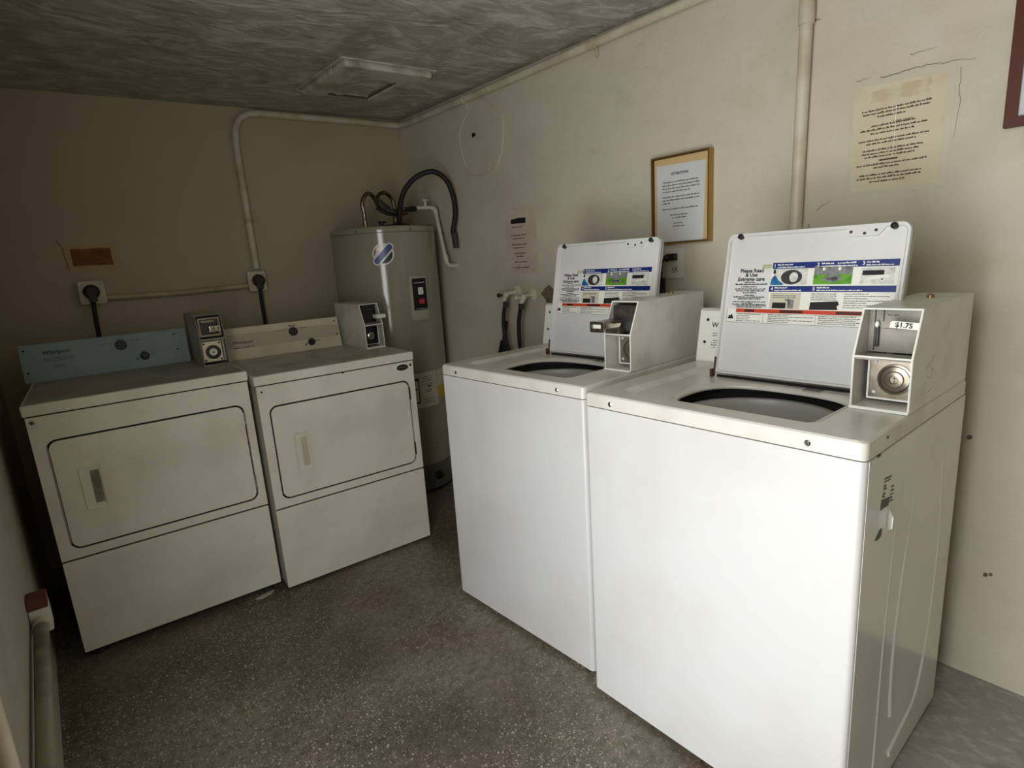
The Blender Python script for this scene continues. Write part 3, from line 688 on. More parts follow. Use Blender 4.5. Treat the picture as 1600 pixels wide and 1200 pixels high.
    part('picture_bottle', 'ink', lambda b: b.prism([(p+x_, q_) for p, q_ in ((.283, .291), (.290, .291), (.289, .300), (.286, .303), (.283, .300))], E+.0006, E+.0009, lf))
    part('picture', 'grey_print', lambda b: patch(b, .388, .478, .2850, .3085, E+.0004))
    part('picture', 'green_print', lambda b: patch(b, .388, .478, .2620, .2860, E+.0006))
    def taps(b):
        patch(b, .420, .446, .268, .300, E+.0009); patch(b, .410, .456, .272, .279, E+.0009)
    part('picture_taps', 'grey_print', taps)
    for cx_, cy_ in ((.411, .300), (.448, .300)): part('picture_tap', 'label', lambda b: b.prism([(cx_+x_+.0035*math.cos(t*PI/5), cy_+.0045*math.sin(t*PI/5)) for t in range(10)], E+.0009, E+.0012, lf))
    part('picture', 'light_print', lambda b: patch(b, .497, .568, .2620, .2990, E+.0003))
    part('picture_slot', 'ink', lambda b: [patch(b, .500, .546, .283, .2945, E+.0006), patch(b, .541, .545, .272, .284, E+.0006)])
    part('picture_slot', 'label', lambda b: b.prism([(p+x_, q_) for p, q_ in ((.510, .272), (.556, .276), (.560, .284), (.528, .283))], E+.0007, E+.0009, lf))
    part('picture', 'label_beige', lambda b: [patch(b, .284, .362, .1985, .2385, E+.0003)])
    part('picture_slide', 'ink', lambda b: patch(b, .290, .326, .199, .2145, E+.0006))
    part('picture_slide', 'grey_print', lambda b: [patch(b, .330, .346, .199, .223, E+.0006), patch(b, .322, .334, .219, .224, E+.0006)])
    part('picture_slide', 'ink', lambda b: b.prism([(p+x_, q_) for p, q_ in ((.387, .1975), (.455, .1985), (.452, .207), (.457, .212), (.453, .220), (.388, .2165))], E+.0006, E+.0009, lf))
    part('warning_sign', 'label', lambda b: patch(b, .164, .187, .159, .194, E+.0003))
    part('warning_sign', 'ink', lambda b: b.prism([(p+x_, q_) for p, q_ in ((.167, .167), (.184, .168), (.181, .175), (.178, .181), (.174, .176), (.170, .178))], E+.0006, E+.0009, lf))
    part('model_tag', 'tan_tag', lambda b: b.prism([(p+x_, q_) for p, q_ in ((.250, .305), (.273, .306), (.279, .3115), (.273, .317), (.251, .316))], E, E+.0003, lf))
    def wr_(b):
        for s, x, y, sz in (('1', .285, .3115, .013), ('2', .396, .3115, .013), ('3', .500, .3115, .013), ('4', .284, .2505, .013), ('5', .392, .2505, .013)): text(b, s, x+x_, y, sz, E+.0006, lf, .02)
        r = random.Random(11)
        for x0_, x1_, y, h in ((.292, .335, .3125, .004), (.292, .365, .3060, .0032), (.404, .435, .3125, .004), (.441, .485, .3125, .004), (.404, .490, .3060, .0032), (.506, .535, .3125, .004), (.506, .565, .3060, .0032),
                              (.291, .325, .2520, .004), (.291, .362, .2455, .0032), (.399, .430, .2520, .004), (.399, .505, .2455, .0032)):
            lines(b, x0_+x_, x1_+x_, y, h, E+.0006, r, lf, 1)
    part('band_lettering', 'label', wr_)
    def tx(b):
        for s, y in (('Please Read', .3000), ('& Use', .2885), ('Extreme care', .2770)): text(b, s, .222+x_, y, .0140, E+.0004, lf, .03)
        r = random.Random(12)
        for x0_, x1_, y, h in ((.205, .237, .2675, .003), (.178, .270, .2620, .0036), (.196, .242, .2550, .0036), (.178, .270, .2490, .0036), (.182, .264, .2440, .0036), (.203, .244, .2385, .0036),
                               (.208, .238, .2320, .003), (.176, .268, .2270, .0036), (.190, .256, .2220, .0036), (.176, .272, .2140, .003), (.205, .235, .2105, .002), (.176, .272, .2070, .003), (.185, .272, .2035, .003), (.190, .262, .1995, .003)):
            lines(b, x0_+x_, x1_+x_, y, h, E+.0004, r, lf, 1)
    part('lettering', 'ink', tx)
    def tx2(b):
        r = random.Random(13)
        for k in range(5): lines(b, .192+x_, (.262 if k in (0, 4) else .232)+x_, .1805-k*.0046, .0024, E+.0004, r, lf, 1)
        for k in range(5): lines(b, .282+x_, (.40 if k % 2 else .34)+x_, .1805-k*.0046, .0024, E+.0004, r, lf, 1)
        for k in range(5): lines(b, .412+x_, (.56 if k % 2 else .50)+x_, .1805-k*.0046, .0024, E+.0004, r, lf, 1)
        for k in range(2): lines(b, .288+x_, .35+x_, .232-k*.005, .0024, E+.0006, r, lf, 1)
        for k in range(4): lines(b, .388+x_, .45+x_, .237-k*.005, .0024, E+.0006, r, lf, 1)
        for k in range(7): lines(b, .466+x_, (.565 if k % 2 else .52)+x_, .237-k*.0055, .0024, E+.0006, r, lf, 1)
        for (X0, X1, Y0, Y1) in ((.189, .575, .1835, .1842), (.163, .575, .1578, .1586), (.269, .2697, .159, .186), (.405, .4057, .159, .186), (.163, .1637, .158, .195), (.283, .2835, .198, .24), (.283, .363, .2385, .239), (.497, .569, .2992, .2997), (.284, .373, .3012, .3017)): patch(b, X0, X1, Y0, Y1, E+.0005)
    part('fine_print', 'ink_soft', tx2)
    # coin box on the right rear corner
    b = MB(); b.box(.584, .680, .26, .630, .9285, .9315); b.build('coin_box_foot', 'white_top', e)
    if kind == 'B':
        coin_box(e, .571, .681, .220, .628, .9295, 'B')
        b = MB(); b.lathe([(.008, 0), (.008, .006), (.004, .009)], (.628, .50, 1.1385), 12, I4, True, True); b.build('top_screw', 'brass', e)
        # torn rating label on the side
        m = SF(WW); fl_ = frame((WW+.0165, .090, 0), (-.45, .893, 0), (0, 0, 1), (.893, .45, 0)); fl_ = frame((WW+.024, .084, 0), (-.42, .9075, 0), (0, 0, 1), (.9075, .42, 0))
        b = MB(); b.prism([(0, .764), (.040, .764), (.049, .755), (.046, .737), (.036, .720), (.022, .728), (.004, .738)], -.0006, .0006, fl_); b.build('torn_label', 'rim', e)
        b = MB(); b.prism([(.090, .790), (.133, .783), (.131, .766), (.087, .770)], .001, .0016, m); b.prism([(.070, .712), (.092, .728), (.105, .726), (.103, .711), (.088, .708)], .001, .0016, m); b.build('label_scrap', 'dark', e)['kind'] = 'stuff'
        b = MB(); r = random.Random(6)
        for v0_, v1_, z in ((.098, .138, .829), (.098, .136, .823), (.096, .115, .814), (.096, .115, .808), (.094, .112, .799), (.094, .110, .793), (.140, .160, .800), (.140, .158, .792), (.136, .156, .785), (.134, .156, .778), (.136, .158, .771), (.134, .150, .750), (.134, .158, .742)):
            lines(b, v0_, v1_, z, .0045, .0013, r, m, 1, -.12)
        b.build('fine_print', 'ink_soft', e)
        b = MB(); r = random.Random(16)
        for k in range(5):
            v = .30+r.uniform(-.02, .05); z = .99+r.uniform(-.02, .04)
            b.tube([(v+j*.014, z-.018*math.sin(j*.7+k)+j*.004*r.uniform(.2, 1), .0) for j in range(5)], .0009, 4, SF(.681), smooth=3)
        b.build('scuff_marks', 'scuff', e)
    else:
        coin_box(e, .581, .681, .220, .628, .9295, 'A')
        b = MB(); b.lathe([(.007, 0), (.007, .006), (.004, .009)], (.625, .52, 1.1385), 12, I4, True, True); b.build('top_screw', 'brass', e)
    return e
washer((-.83069, -1.55178, 2.3266), -.0014+.0014, 'white coin-operated washing machine, the farther of the two, its coin slide pulled out', False, .165, .458, .416, 'A')
washer((-.8419, -2.27329, .4317), 0, 'white coin-operated washing machine nearest the camera, $1.75 tag in its coin box', True, .144, .448, .404, 'B')

# ------------------------------------------------------------------ dryers
DW, DD = .6718, .655
def dryer(o, z, tilt, label, kind):
    e = empty('tumble_dryer', (o[0], o[1], z), label, 'dryer', (0, -tilt, math.radians(o[2])), 'coin-operated tumble dryers')
    f = FF(0)
    b = MB(); b.box(.003, DW-.003, .012, DD, .020, .876, .004); b.build('cabinet', 'dryer', e)
    b = MB(); b.box(.005, DW-.005, .008, .02, .30, .42); b.box(.04, .64, .006, .02, .39, .80); b.box(.004, DW-.004, .006, .03, .868, .882); b.build('shadow_line', 'shadow_gap', e)
    # front frame around the door
    dx0, dx1, dz0, dz1, rd = .041, .637, .405, .786, .032
    ang = sorted([2*PI*i/72 for i in range(72)])
    b = MB()
    n = 8
    outr = []; inr = rr(dx0-.0056, dx1+.0056, dz0-.0056, dz1+.0056, rd+.001, n)
    x0, x1, y0, y1 = .002, DW-.002, .3690, .8745
    for (x, y) in inr:
        outr.append((x, y))
    # outer loop with the same vertex count: push each vertex out to the panel edge
    cxm, cym = (x0+x1)/2, (y0+y1)/2; outr = []
    k = 0
    for ci, (cx_, cy_) in enumerate(((x1, y0), (x1, y1), (x0, y1), (x0, y0))):
        for i in range(n+1):
            t = i/n; 
            if ci == 0: p = (cx_-(1-min(1, 2*t))*.03, cy_+max(0, 2*t-1)*.03)
            if ci == 1: p = (cx_-max(0, 2*t-1)*.03, cy_-(1-min(1, 2*t))*.03)
            if ci == 2: p = (cx_+(1-min(1, 2*t))*.03, cy_-max(0, 2*t-1)*.03)
            if ci == 3: p = (cx_+max(0, 2*t-1)*.03, cy_+(1-min(1, 2*t))*.03)
            outr.append(p)
    b.ring(outr, inr, -.013, .0, f); b.build('front_panel', 'dryer', e)
    # door with recessed handle
    b = MB(); h0, h1, g0, g1 = .104, .168, .525, .676 
    def l3(P, zz): return [(x, y, zz) for x, y in P]
    dl = rr(dx0+.001, dx1-.001, dz0+.001, dz1-.001, rd-.004, n)
    b.prism(dl, -.012, .001, f, .002); door = b.build('door', 'dryer', e)
    if kind == 1: hx0, hx1, hz0, hz1, ix0, ix1, iz0, iz1 = .103, .166, .527, .678, .132, .158, .546, .663
    else: hx0, hx1, hz0, hz1, ix0, ix1, iz0, iz1 = .110, .172, .503, .665, .138, .163, .520, .643
    b = MB(); b.loops([l3(rr(hx0, hx1, hz0, hz1, .006), .0008), l3(rr(hx0+.001, hx1-.001, hz0+.001, hz1-.001, .006), .0045), l3(rr(hx0+.004, hx1-.004, hz0+.004, hz1-.004, .005), .0045), l3(rr(hx0+.007, hx1-.007, hz0+.007, hz1-.007, .004), .0020), l3(rr(ix0, ix1, iz0, iz1, .003), .0014)], f, False, True)
    hd = b.build('handle', 'dryer', door)
    b = MB(); b.prism(rr(ix0, ix1, iz0, iz1, .003), .0014, .0020, f); b.build('finger_pocket', 'console_band' if kind == 2 else 'conduit_grey', door)
    # hinges
    for z0, z1 in ((.700, .757), (.440, .499)):
        b = MB(); b.box(dx1-.002, dx1+.006, -.003, .004, z0, z1, .001); b.build('hinge', 'chrome' if kind == 1 else 'dark', e)
    # toe panel
    b = MB(); b.prism(rr(.002, DW-.002, .020, .3620, .003, 2), -.013, 0, f, .0015); b.build('lower_panel', 'dryer', e)
    # top with rolled front edge
    b = MB(); b.box(-.004, DW+.003, -.004, DD, .8785, .9159, .006, I4, 3)
    tp = b.build('top', 'dryer', e)
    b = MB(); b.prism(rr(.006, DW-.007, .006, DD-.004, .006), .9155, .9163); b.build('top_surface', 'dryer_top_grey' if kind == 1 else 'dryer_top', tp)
    # console
    v0, z0 = (.545, .9163); lean = math.radians(12)
    ccl = math.cos(lean); csl = math.sin(lean); CH = .150 if kind == 1 else .148
    b = MB(); b.prism([(v0, z0), (v0+CH*csl, z0+CH*ccl), (v0+CH*csl+.06, z0+CH*ccl-.003), (v0+.10, z0)], 0, .560+(.018 if kind == 1 else 0), frame((-.022 if kind == 1 else -.004, 0, 0), (0, 1, 0), (0, 0, 1), (1, 0, 0)))
    con = b.build('console', 'blue_panel' if kind == 1 else 'console', e)
    cf = frame((0, v0, z0), (1, 0, 0), (0, csl, ccl), (0, -ccl, csl))
    if kind == 1:
        b = MB(); b.prism(rr(-.020, .530, .003, CH-.002, .003, 2), 0, .0018, cf, .0008); b.build('control_panel', 'blue_panel', con)
        b = MB(); b.prism(rr(.532, .556, .003, CH-.002, .002, 2), 0, .0012, cf); b.build('end_strip', 'blue_panel', con)
    else:
        b = MB(); b.prism(rr(.000, .554, .003, CH-.002, .003, 2), 0, .0018, cf, .0008); b.build('control_panel', 'console', con)
        b = MB(); b.prism([(.0, .052), (.554, .052), (.554, .108), (.40, .118), (.0, .118)], .0018, .0024, cf); b.build('control_band', 'console_band', con)
    yb = .003
    sx = (.512, -.006) if kind == 1 else (.535, .012)
    for x, y in ((sx[0], .128), (sx[0]+.003, .060), (sx[1], .128), (sx[1], .040)):
        b = MB(); b.cyl(x, y, .0018, .004, .0042, cf, 10); b.build('screw', 'black', con)
    kx, ky = (.312, .108) if kind == 1 else (.327, .100)
    b = MB(); b.lathe([(.0215, .002), (.021, .008), (.017, .010), (.0, .009)], (kx, ky, 0), 24, cf); b.build('indicator', 'brown_plug' if kind == 2 else 'dark', con)
    bx, by = (.388, .050) if kind == 1 else (.404, .038)
    b = MB(); b.lathe([(.0165, .002), (.0165, .014), (.013, .017), (.0, .016)], (bx, by, 0), 24, cf); b.build('start_button', 'black', con)
    b = MB(); b.cyl(bx-.028, by-.008, .002, .004, .0042, cf, 10); b.build('light', 'dark', con)
    ink = 'ink_blue' if kind == 1 else 'ink_brown'
    b = MB()
    lx, ly = (.094, .112) if kind == 1 else (.092, .079)
    text(b, 'Whirlpool', lx, ly, .021, .0026, cf, .02); b.build('logo_lettering', 'dark' if kind == 1 else 'ink_brown', con)
    b = MB(); r = random.Random(kind)
    lines(b, lx-.045, lx+.055, ly-.026, .0045, .0026, r, cf, 1)
    if kind == 1: lines(b, lx-.045, lx+.055, ly-.034, .0045, .0026, r, cf, 1); lines(b, lx-.02, lx+.02, ly-.060, .006, .0026, r, cf, 1)
    lines(b, kx-.075, kx-.028, ky+.010, .0035, .0026, r, cf, 1); lines(b, kx+.028, kx+.075, ky+.012, .0035, .0026, r, cf, 1); lines(b, kx-.016, kx+.016, ky+.026, .006, .0026, r, cf, 1)
    lines(b, bx+.022, bx+.046, by+.002, .005, .0026, r, cf, 1); lines(b, bx-.014, bx+.014, by+.020, .003, .0026, r, cf, 1)
    b.build('lettering', ink, con)
    # screws and badge on the front
    if kind == 1: screw(e, f, .018, .858, .008, 'steel')
    else:
        screw(e, f, .657, .858, .006, 'dark'); screw(e, f, .020, .853, .004, 'dark')
        b = MB(); P = [(.611+.036*math.cos(t*PI/14), .852+.0180*math.sin(t*PI/14)+.0*t) for t in range(28)]
        b.prism(P, 0, .003, f, .001); bd = b.build('badge', 'label', e)
        P = [(.616+.028*math.cos(t*PI/14), .852+.0135*math.sin(t*PI/14)) for t in range(28)]
        b = MB(); b.prism(P, .003, .0036, f); b.build('badge_face', 'ink', bd)
        b = MB(); r = random.Random(3); lines(b, .596, .634, .850, .005, .0039, r, f, .8); b.build('lettering', 'grey_print', bd)
        b = MB(); b.prism([(.336, .8785), (.352, .8785), (.345, .870)], 0, .004, f); b.build('paint_chip', 'black', e)
    # feet
    for fu, fv in ((.04, .03), (.62, .03), (.04, .60), (.62, .60)):
        b = MB(); b.lathe([(.018, -z-tilt*fu), (.018, .006), (.008, .007), (.008, .022)], (fu, fv, 0), 14, I4, True, True); b.build('foot', 'dark', e)
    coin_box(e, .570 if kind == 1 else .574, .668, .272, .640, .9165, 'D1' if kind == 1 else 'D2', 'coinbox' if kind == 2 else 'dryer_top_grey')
    return e
dryer((-2.0141, -.94256, -3.3989), .0097, .0064, 'off-white tumble dryer with a pale blue console, by the left wall', 1)
dryer((-1.3313, -1.0141, -2.926), -.0098, .0027, 'off-white tumble dryer with a cream console and oval badge, beside the water heater', 2)

# ------------------------------------------------------------------ water heater
HXc, HYc, HR, HT = -.352, -.300, .285, 1.490
wh = empty('water_heater', (HXc, HYc, 0), 'tall grey cylindrical water heater in the room corner with a round blue sticker', 'water heater')
b = MB(); b.lathe([(HR-.004, .166), (HR, .170), (HR, .18), (HR, HT-.022), (HR, HT-.012), (HR-.003, HT-.004), (HR-.010, HT), (HR-.016, HT-.002), (HR-.02, HT-.006), (.0, HT-.004)], (0, 0, 0), 72); b.build('tank', 'heater', wh)
b = MB(); b.lathe([(HR-.001, .022), (HR, .026), (HR, .158), (HR-.006, .164)], (0, 0, 0), 72); b.build('base_ring', 'heater_low', wh)
b = MB(); b.lathe([(HR-.012, .002), (HR-.012, .03)], (0, 0, 0), 48, I4, True, True); b.build('foot_ring', 'black', wh)
b = MB(); b.lathe([(HR+.0004, HT-.034), (HR+.001, HT-.032), (HR+.0004, HT-.030)], (0, 0, 0), 72); b.build('lid_seam', 'heater_low', wh)
def cyl_map(a_deg, z0, rot=0):
    a0 = math.radians(a_deg)
    def f(x, y, h):
        c, s = math.cos(rot), math.sin(rot); X, Y = x*c-y*s, x*s+y*c
        a = a0+X/HR; return ((HR+h)*math.cos(a), (HR+h)*math.sin(a), z0+Y)
    return f
def wrap(f, poly, h0, h1, rows=14, cols=14):
    """convex polygon laid on the tank as a thin curved plate"""
    ys = [p[1] for p in poly]; y0, y1 = min(ys)+1e-6, max(ys)-1e-6; t = bmesh.new(); T_, B_ = [], []
    for i in range(rows+1):
        y = y0+(y1-y0)*(.5-.5*math.cos(PI*i/rows)); xs = []
        for (ax, ay), (bx, by) in zip(poly, poly[1:]+poly[:1]):
            if (ay-y)*(by-y) <= 0 and ay != by: xs.append(ax+(bx-ax)*(y-ay)/(by-ay))
        a, c = min(xs), max(xs)
        T_.append([t.verts.new(f(a+(c-a)*j/cols, y, h1)) for j in range(cols+1)]); B_.append([t.verts.new(f(a+(c-a)*j/cols, y, h0)) for j in range(cols+1)])
    for G in (T_, B_):
        for i in range(rows):
            for j in range(cols): t.faces.new((G[i][j], G[i][j+1], G[i+1][j+1], G[i+1][j]))
    bd = lambda G: [G[0][j] for j in range(cols+1)]+[G[i][cols] for i in range(1, rows+1)]+[G[rows][j] for j in range(cols-1, -1, -1)]+[G[i][0] for i in range(rows-1, 0, -1)]
    A, Bq = bd(T_), bd(B_)
    for i in range(len(A)): t.faces.new((A[i], A[(i+1) % len(A)], Bq[(i+1) % len(A)], Bq[i]))
    bmesh.ops.recalc_face_normals(t, faces=t.faces[:]); return t
def circ(r, n=32, cx=0, cy=0, a0=0, a1=2*PI): return [(cx+r*math.cos(a0+(a1-a0)*i/n), cy+r*math.sin(a0+(a1-a0)*i/n)) for i in range(n)]
def capsule(l, r):
    return [(l+r*math.cos(a), r*math.sin(a)) for a in [-PI/2+PI*i/10 for i in range(11)]]+[(-l+r*math.cos(a), r*math.sin(a)) for a in [PI/2+PI*i/10 for i in range(11)]]
f0 = cyl_map(-119.5, 1.349); f45 = cyl_map(-119.5, 1.349, math.radians(45))
b = MB(); b.add(wrap(f0, circ(.0555), 0, .0006)); b.build('logo_sticker', 'sticker_white', wh)
stk = [o for o in bpy.data.objects if o.name.startswith('logo_sticker')][0]
b = MB(); b.add(wrap(f45, capsule(.050, .0205), .0002, .0007)); b.build('border', 'sticker_white', stk)
b = MB(); b.add(wrap(f45, capsule(.048, .0148), .0007, .0011)); b.build('blue_bar', 'sticker_blue', stk)
seg = [(x, y) for x, y in circ(.047, 60) if y < -.0195]; seg.sort(key=lambda p: math.atan2(p[1], p[0]))
b = MB(); b.add(wrap(f45, seg, .0006, .0009)); b.build('dark_segment', 'sticker_green', stk)
seg = [(x, y) for x, y in circ(.047, 60) if y > .0200 and x < .004]; seg.sort(key=lambda p: math.atan2(p[1], p[0]))
b = MB(); b.add(wrap(f45, seg, .0006, .0009)); b.build('dark_segment', 'sticker_green', stk)
seg = [(-.006, .034), (.012, .030), (.014, .034), (-.004, .040)]
b = MB(); b.add(wrap(f45, seg, .0007, .0010)); b.build('gold_mark', 'gold', stk)
# thermostat cover
fp = cyl_map(-85, 1.11)
b = MB(); b.add(wrap(fp, rr(-.057, .052, -.118, .118, .008), 0, .011)); tcv = b.build('thermostat_cover', 'heater_cover', wh)
b = MB(); b.add(wrap(fp, rr(-.041, .045, -.064, .104, .002), .0112, .0116)); b.build('label_sheet', 'ink', tcv)
b = MB(); b.add(wrap(fp, rr(-.033, .037, .080, .0825, .0005, 2), .0118, .0120)); b.add(wrap(fp, rr(-.033, .037, -.058, -.0565, .0004, 2), .0118, .0120)); b.build('label_rule', 'label', tcv)
b = MB(); b.add(wrap(fp, rr(-.010, .022, .018, .056, .003), .0118, .0120)); b.build('label_square', 'label', tcv)
b = MB(); b.add(wrap(fp, rr(-.010, .026, -.030, -.006, .003), .0118, .0120)); b.build('red_label', 'red_cap', tcv)
# rating labels
fl = cyl_map(-86, .605)
b = MB(); b.add(wrap(fl, rr(-.090, .078, -.098, .098, .002), 0, .0004)); lb = b.build('rating_label', 'label_beige', wh)
b = MB(); b.add(wrap(fl, rr(-.102, -.047, -.070, .072, .002), .0004, .0006)); b.build('rating_border', 'ink', lb)
b = MB(); b.add(wrap(fl, rr(-.096, -.053, -.062, .056, .002), .0007, .0009)); b.build('rating_face', 'label_beige', lb)
b = MB(); b.add(wrap(fl, rr(.006, .030, .014, .022, .001), .0006, .0008)); b.add(wrap(fl, rr(-.090, -.060, .006, .014, .001), .0010, .0012)); b.build('print_mark', 'ink', lb)
b = MB()
for k, (x0, x1, y, h_) in enumerate(((-.04, .03, .072, .003), (-.03, .04, .060, .003), (-.035, .03, .048, .003), (-.035, .045, .028, .003), (-.01, .03, -.004, .004), (-.01, .03, -.014, .004), (-.03, .05, -.056, .003), (-.03, .05, -.068, .003), (-.03, .05, -.080, .003))):
    b.add(wrap(fl, [(x0, y), (x1, y), (x1, y+h_), (x0, y+h_)], .0005, .0007, 2, 8))
b.build('fine_print', 'ink_soft', lb)
fy = cyl_map(-64, .60)
b = MB(); b.add(wrap(fy, rr(-.028, .05, -.062, .10, .002), 0, .0004)); yl = b.build('energy_label', 'label_beige', wh)
b = MB(); b.add(wrap(fy, rr(-.028, .05, -.062, .01, .002), .0005, .0007)); b.build('yellow_field', 'yellow', yl)
# drain valve
m = frame((HR*math.cos(math.radians(-81)), HR*math.sin(math.radians(-81)), .095), (math.cos(math.radians(9)), math.sin(math.radians(9)), 0), (0, 0, 1), (math.cos(math.radians(-81)), math.sin(math.radians(-81)), 0))
b = MB(); b.lathe([(.026, -.004), (.026, .006), (.016, .012), (.016, .028), (.010, .032)], (0, 0, 0), 18, m, True, True); b.build('drain_valve', 'black', wh)
for a in (-146, -88):
    b = MB(); aa = math.radians(a); b.sphere(((HR)*math.cos(aa), HR*math.sin(aa), HT-.02), .004, 8); b.build('lid_screw', 'black', wh)
# connectors and fittings on top
def wk(b, nm, mt): return keep(b.build(nm, mt), wh)
b = MB(); b.tube([(-.482, -.36, 1.484), (-.482, -.36, 1.565), (-.486, -.36, 1.62), (-.466, -.36, 1.660), (-.434, -.35, 1.673), (-.402, -.34, 1.650), (-.378, -.33, 1.614), (-.341, -.32, 1.592), (-.294, -.32, 1.585), (-.212, -.33, 1.596)], .0112, 10, smooth=6); wk(b, 'flexible_connector', 'copper')
b = MB(); b.tube([(-.240, -.25, 1.484), (-.238, -.25, 1.61), (-.250, -.25, 1.662), (-.290, -.26, 1.690), (-.331, -.27, 1.681), (-.356, -.28, 1.650), (-.359, -.31, 1.612), (-.330, -.335, 1.588), (-.27, -.345, 1.57), (-.21, -.345, 1.577)], .0112, 10, smooth=6); wk(b, 'flexible_connector', 'copper')
b = MB(); b.tube([(-.372, -.32, 1.635), (-.345, -.325, 1.608), (-.315, -.325, 1.590)], .022, 10, smooth=3); b.tube([(-.375, -.31, 1.61), (-.34, -.315, 1.585), (-.30, -.33, 1.574), (-.22, -.335, 1.578)], .016, 10, smooth=3); wk(b, 'connector_nut', 'dark')
b = MB()
for x, y in ((-.482, -.36), (-.240, -.25)): b.tube([(x, y, 1.484), (x, y, 1.515)], .014, 8)
wk(b, 'nipple', 'brass')
b = MB(); b.lathe([(.088, 1.4865), (.088, 1.500), (.07, 1.508), (.0, 1.51)], (-.30, -.36, 0), 28); b.tube([(-.22, -.40, 1.497), (-.10, -.40, 1.495)], .008, 8); b.tube([(-.385, -.36, 1.488), (-.385, -.36, 1.522)], .013, 8); b.box(-.40, -.36, -.37, -.35, 1.518, 1.528, .003)
b.tube([(-.36, -.40, 1.500), (-.30, -.405, 1.512), (-.24, -.40, 1.503)], .006, 8); wk(b, 'junction_cap', 'black')
b = MB(); b.tube([(-.215, -.335, 1.592), (-.150, -.345, 1.598)], .0125, 12); b.tube([(-.19, -.34, 1.594), (-.160, -.344, 1.597)], .0155, 8); wk(b, 'shutoff_union', 'black')
# black drain hose and white pipe beside the tank
b = MB(); b.tube([(-.269, -.35, 1.500), (-.268, -.37, 1.597), (-.252, -.41, 1.684), (-.196, -.45, 1.75), (-.118, -.5, 1.776), (-.064, -.545, 1.728), (-.036, -.56, 1.636), (-.036, -.565, 1.544), (-.052, -.555, 1.459), (-.046, -.555, 1.425)], .0142, 12, smooth=7)
hs = b.build('black_hose', 'rubber'); tag(hs, 'black rubber hose arching from the heater top to the right wall', 'hose')
b = MB(); b.tube([(-.049, -.555, 1.445), (-.046, -.556, 1.420), (-.042, -.556, 1.362)], .0165, 10); b.build('hose_end', 'dark', hs)
pv = empty('relief_pipe', (-.06, -.38, 1.25), 'white plastic pipe with a tap sloping down beside the water heater', 'pipe')
b = MB(); b.tube([(-.150, -.346, 1.600), (-.075, -.375, 1.600), (-.060, -.380, 1.597), (-.052, -.386, 1.584), (-.052, -.40, 1.542), (-.078, -.497, 1.300), (-.076, -.50, 1.285), (-.058, -.50, 1.268), (-.010, -.492, 1.266)], .0105, 12); keep(b.build('tube', 'pvc'), pv)
for p, q in (((-.068, -.377, 1.598), (-.05, -.383, 1.590)), ((-.052, -.386, 1.59), (-.052, -.395, 1.560)), ((-.074, -.487, 1.325), (-.078, -.5, 1.29)), ((-.03, -.495, 1.266), (-.004, -.491, 1.266))):
    b = MB(); b.tube([p, q], .0140, 12); keep(b.build('coupling', 'pvc'), pv)
b = MB(); b.tube([(-.100, -.365, 1.60), (-.100, -.365, 1.64)], .007, 8); b.tube([(-.120, -.365, 1.642), (-.080, -.365, 1.642)], .0045, 8); b.tube([(-.100, -.380, 1.642), (-.100, -.350, 1.642)], .0045, 8); keep(b.build('tap_handle', 'pvc'), pv)

# ------------------------------------------------------------------ wall taps with hoses
def wall_tap(y, yz, ty, tz, hose, label, hl, brown):
    e = empty('wall_tap', (-.002, y, yz), label, 'tap')
    b = MB(); b.lathe([(.033, 0), (.032, .003), (.022, .006), (.014, .010)], (-y, yz, 0), 24, WR, True, True); keep(b.build('flange', 'pipe'), e)
    b = MB(); b.tube([(-.004, y, yz), (-.035, y*.6+ty*.4, yz), (-.062, ty, tz+.006)], .0105, 10); b.sphere((-.066, ty, tz), .017, 12); b.tube([(-.066, ty, tz), (-.082, ty+.006, tz-.036)], .011, 10); keep(b.build('spout', 'pipe'), e)
    b = MB(); b.tube([(-.066, ty, tz), (-.080, ty+.022, tz+.002)], .006, 8); b.sphere((-.088, ty+.030, tz+.001), .015, 10, I4, (.6, 1, .8)); keep(b.build('tap_handle', 'brown_plug' if brown else 'pipe'), e)
    h = MB(); h.tube([hose[0], tuple(Vector(hose[0])+Vector((0, 0, -.026)))], .0145, 8)
    ho = MB(); ho.tube(hose, .0105, 10, smooth=6); hh = ho.build('fill_hose', 'rubber'); tag(hh, hl, 'hose'); h.build('hose_nut', 'dark', hh)
    return e
wall_tap(-1.015, 1.115, -1.004, 1.104, [(-.083, -1.018, 1.072), (-.085, -.995, .985), (-.085, -.998, .90), (-.082, -1.020, .82), (-.08, -1.06, .66), (-.08, -1.15, .50), (-.08, -1.35, .42), (-.10, -1.56, .50)],
    'small cream wall tap, the left of the pair left of the washers', 'black fill hose hanging from the left wall tap', True)
wall_tap(-1.131, 1.101, -1.140, 1.092, [(-.083, -1.141, 1.066), (-.083, -1.116, .985), (-.083, -1.110, .90), (-.08, -1.112, .82), (-.08, -1.15, .66), (-.085, -1.25, .54), (-.10, -1.4, .49), (-.12, -1.56, .56)],
    'small cream wall tap with a round flange, the right of the pair', 'black fill hose hanging from the right wall tap', False)
b = MB(); b.tube([(-.03, -.945, .965), (-.032, -.93, .90), (-.036, -.925, .82), (-.045, -.925, .60)], .011, 8, smooth=3); sp = b.build('drain_strap', 'blue_strap')
tag(sp, 'dark blue strap hanging on the wall left of the fill hoses', 'strap')
b = MB(); b.tube([(-.036, -.915, .86), (-.040, -.895, .80), (-.045, -.890, .62)], .013, 8); b.build('strap_end', 'black', sp)

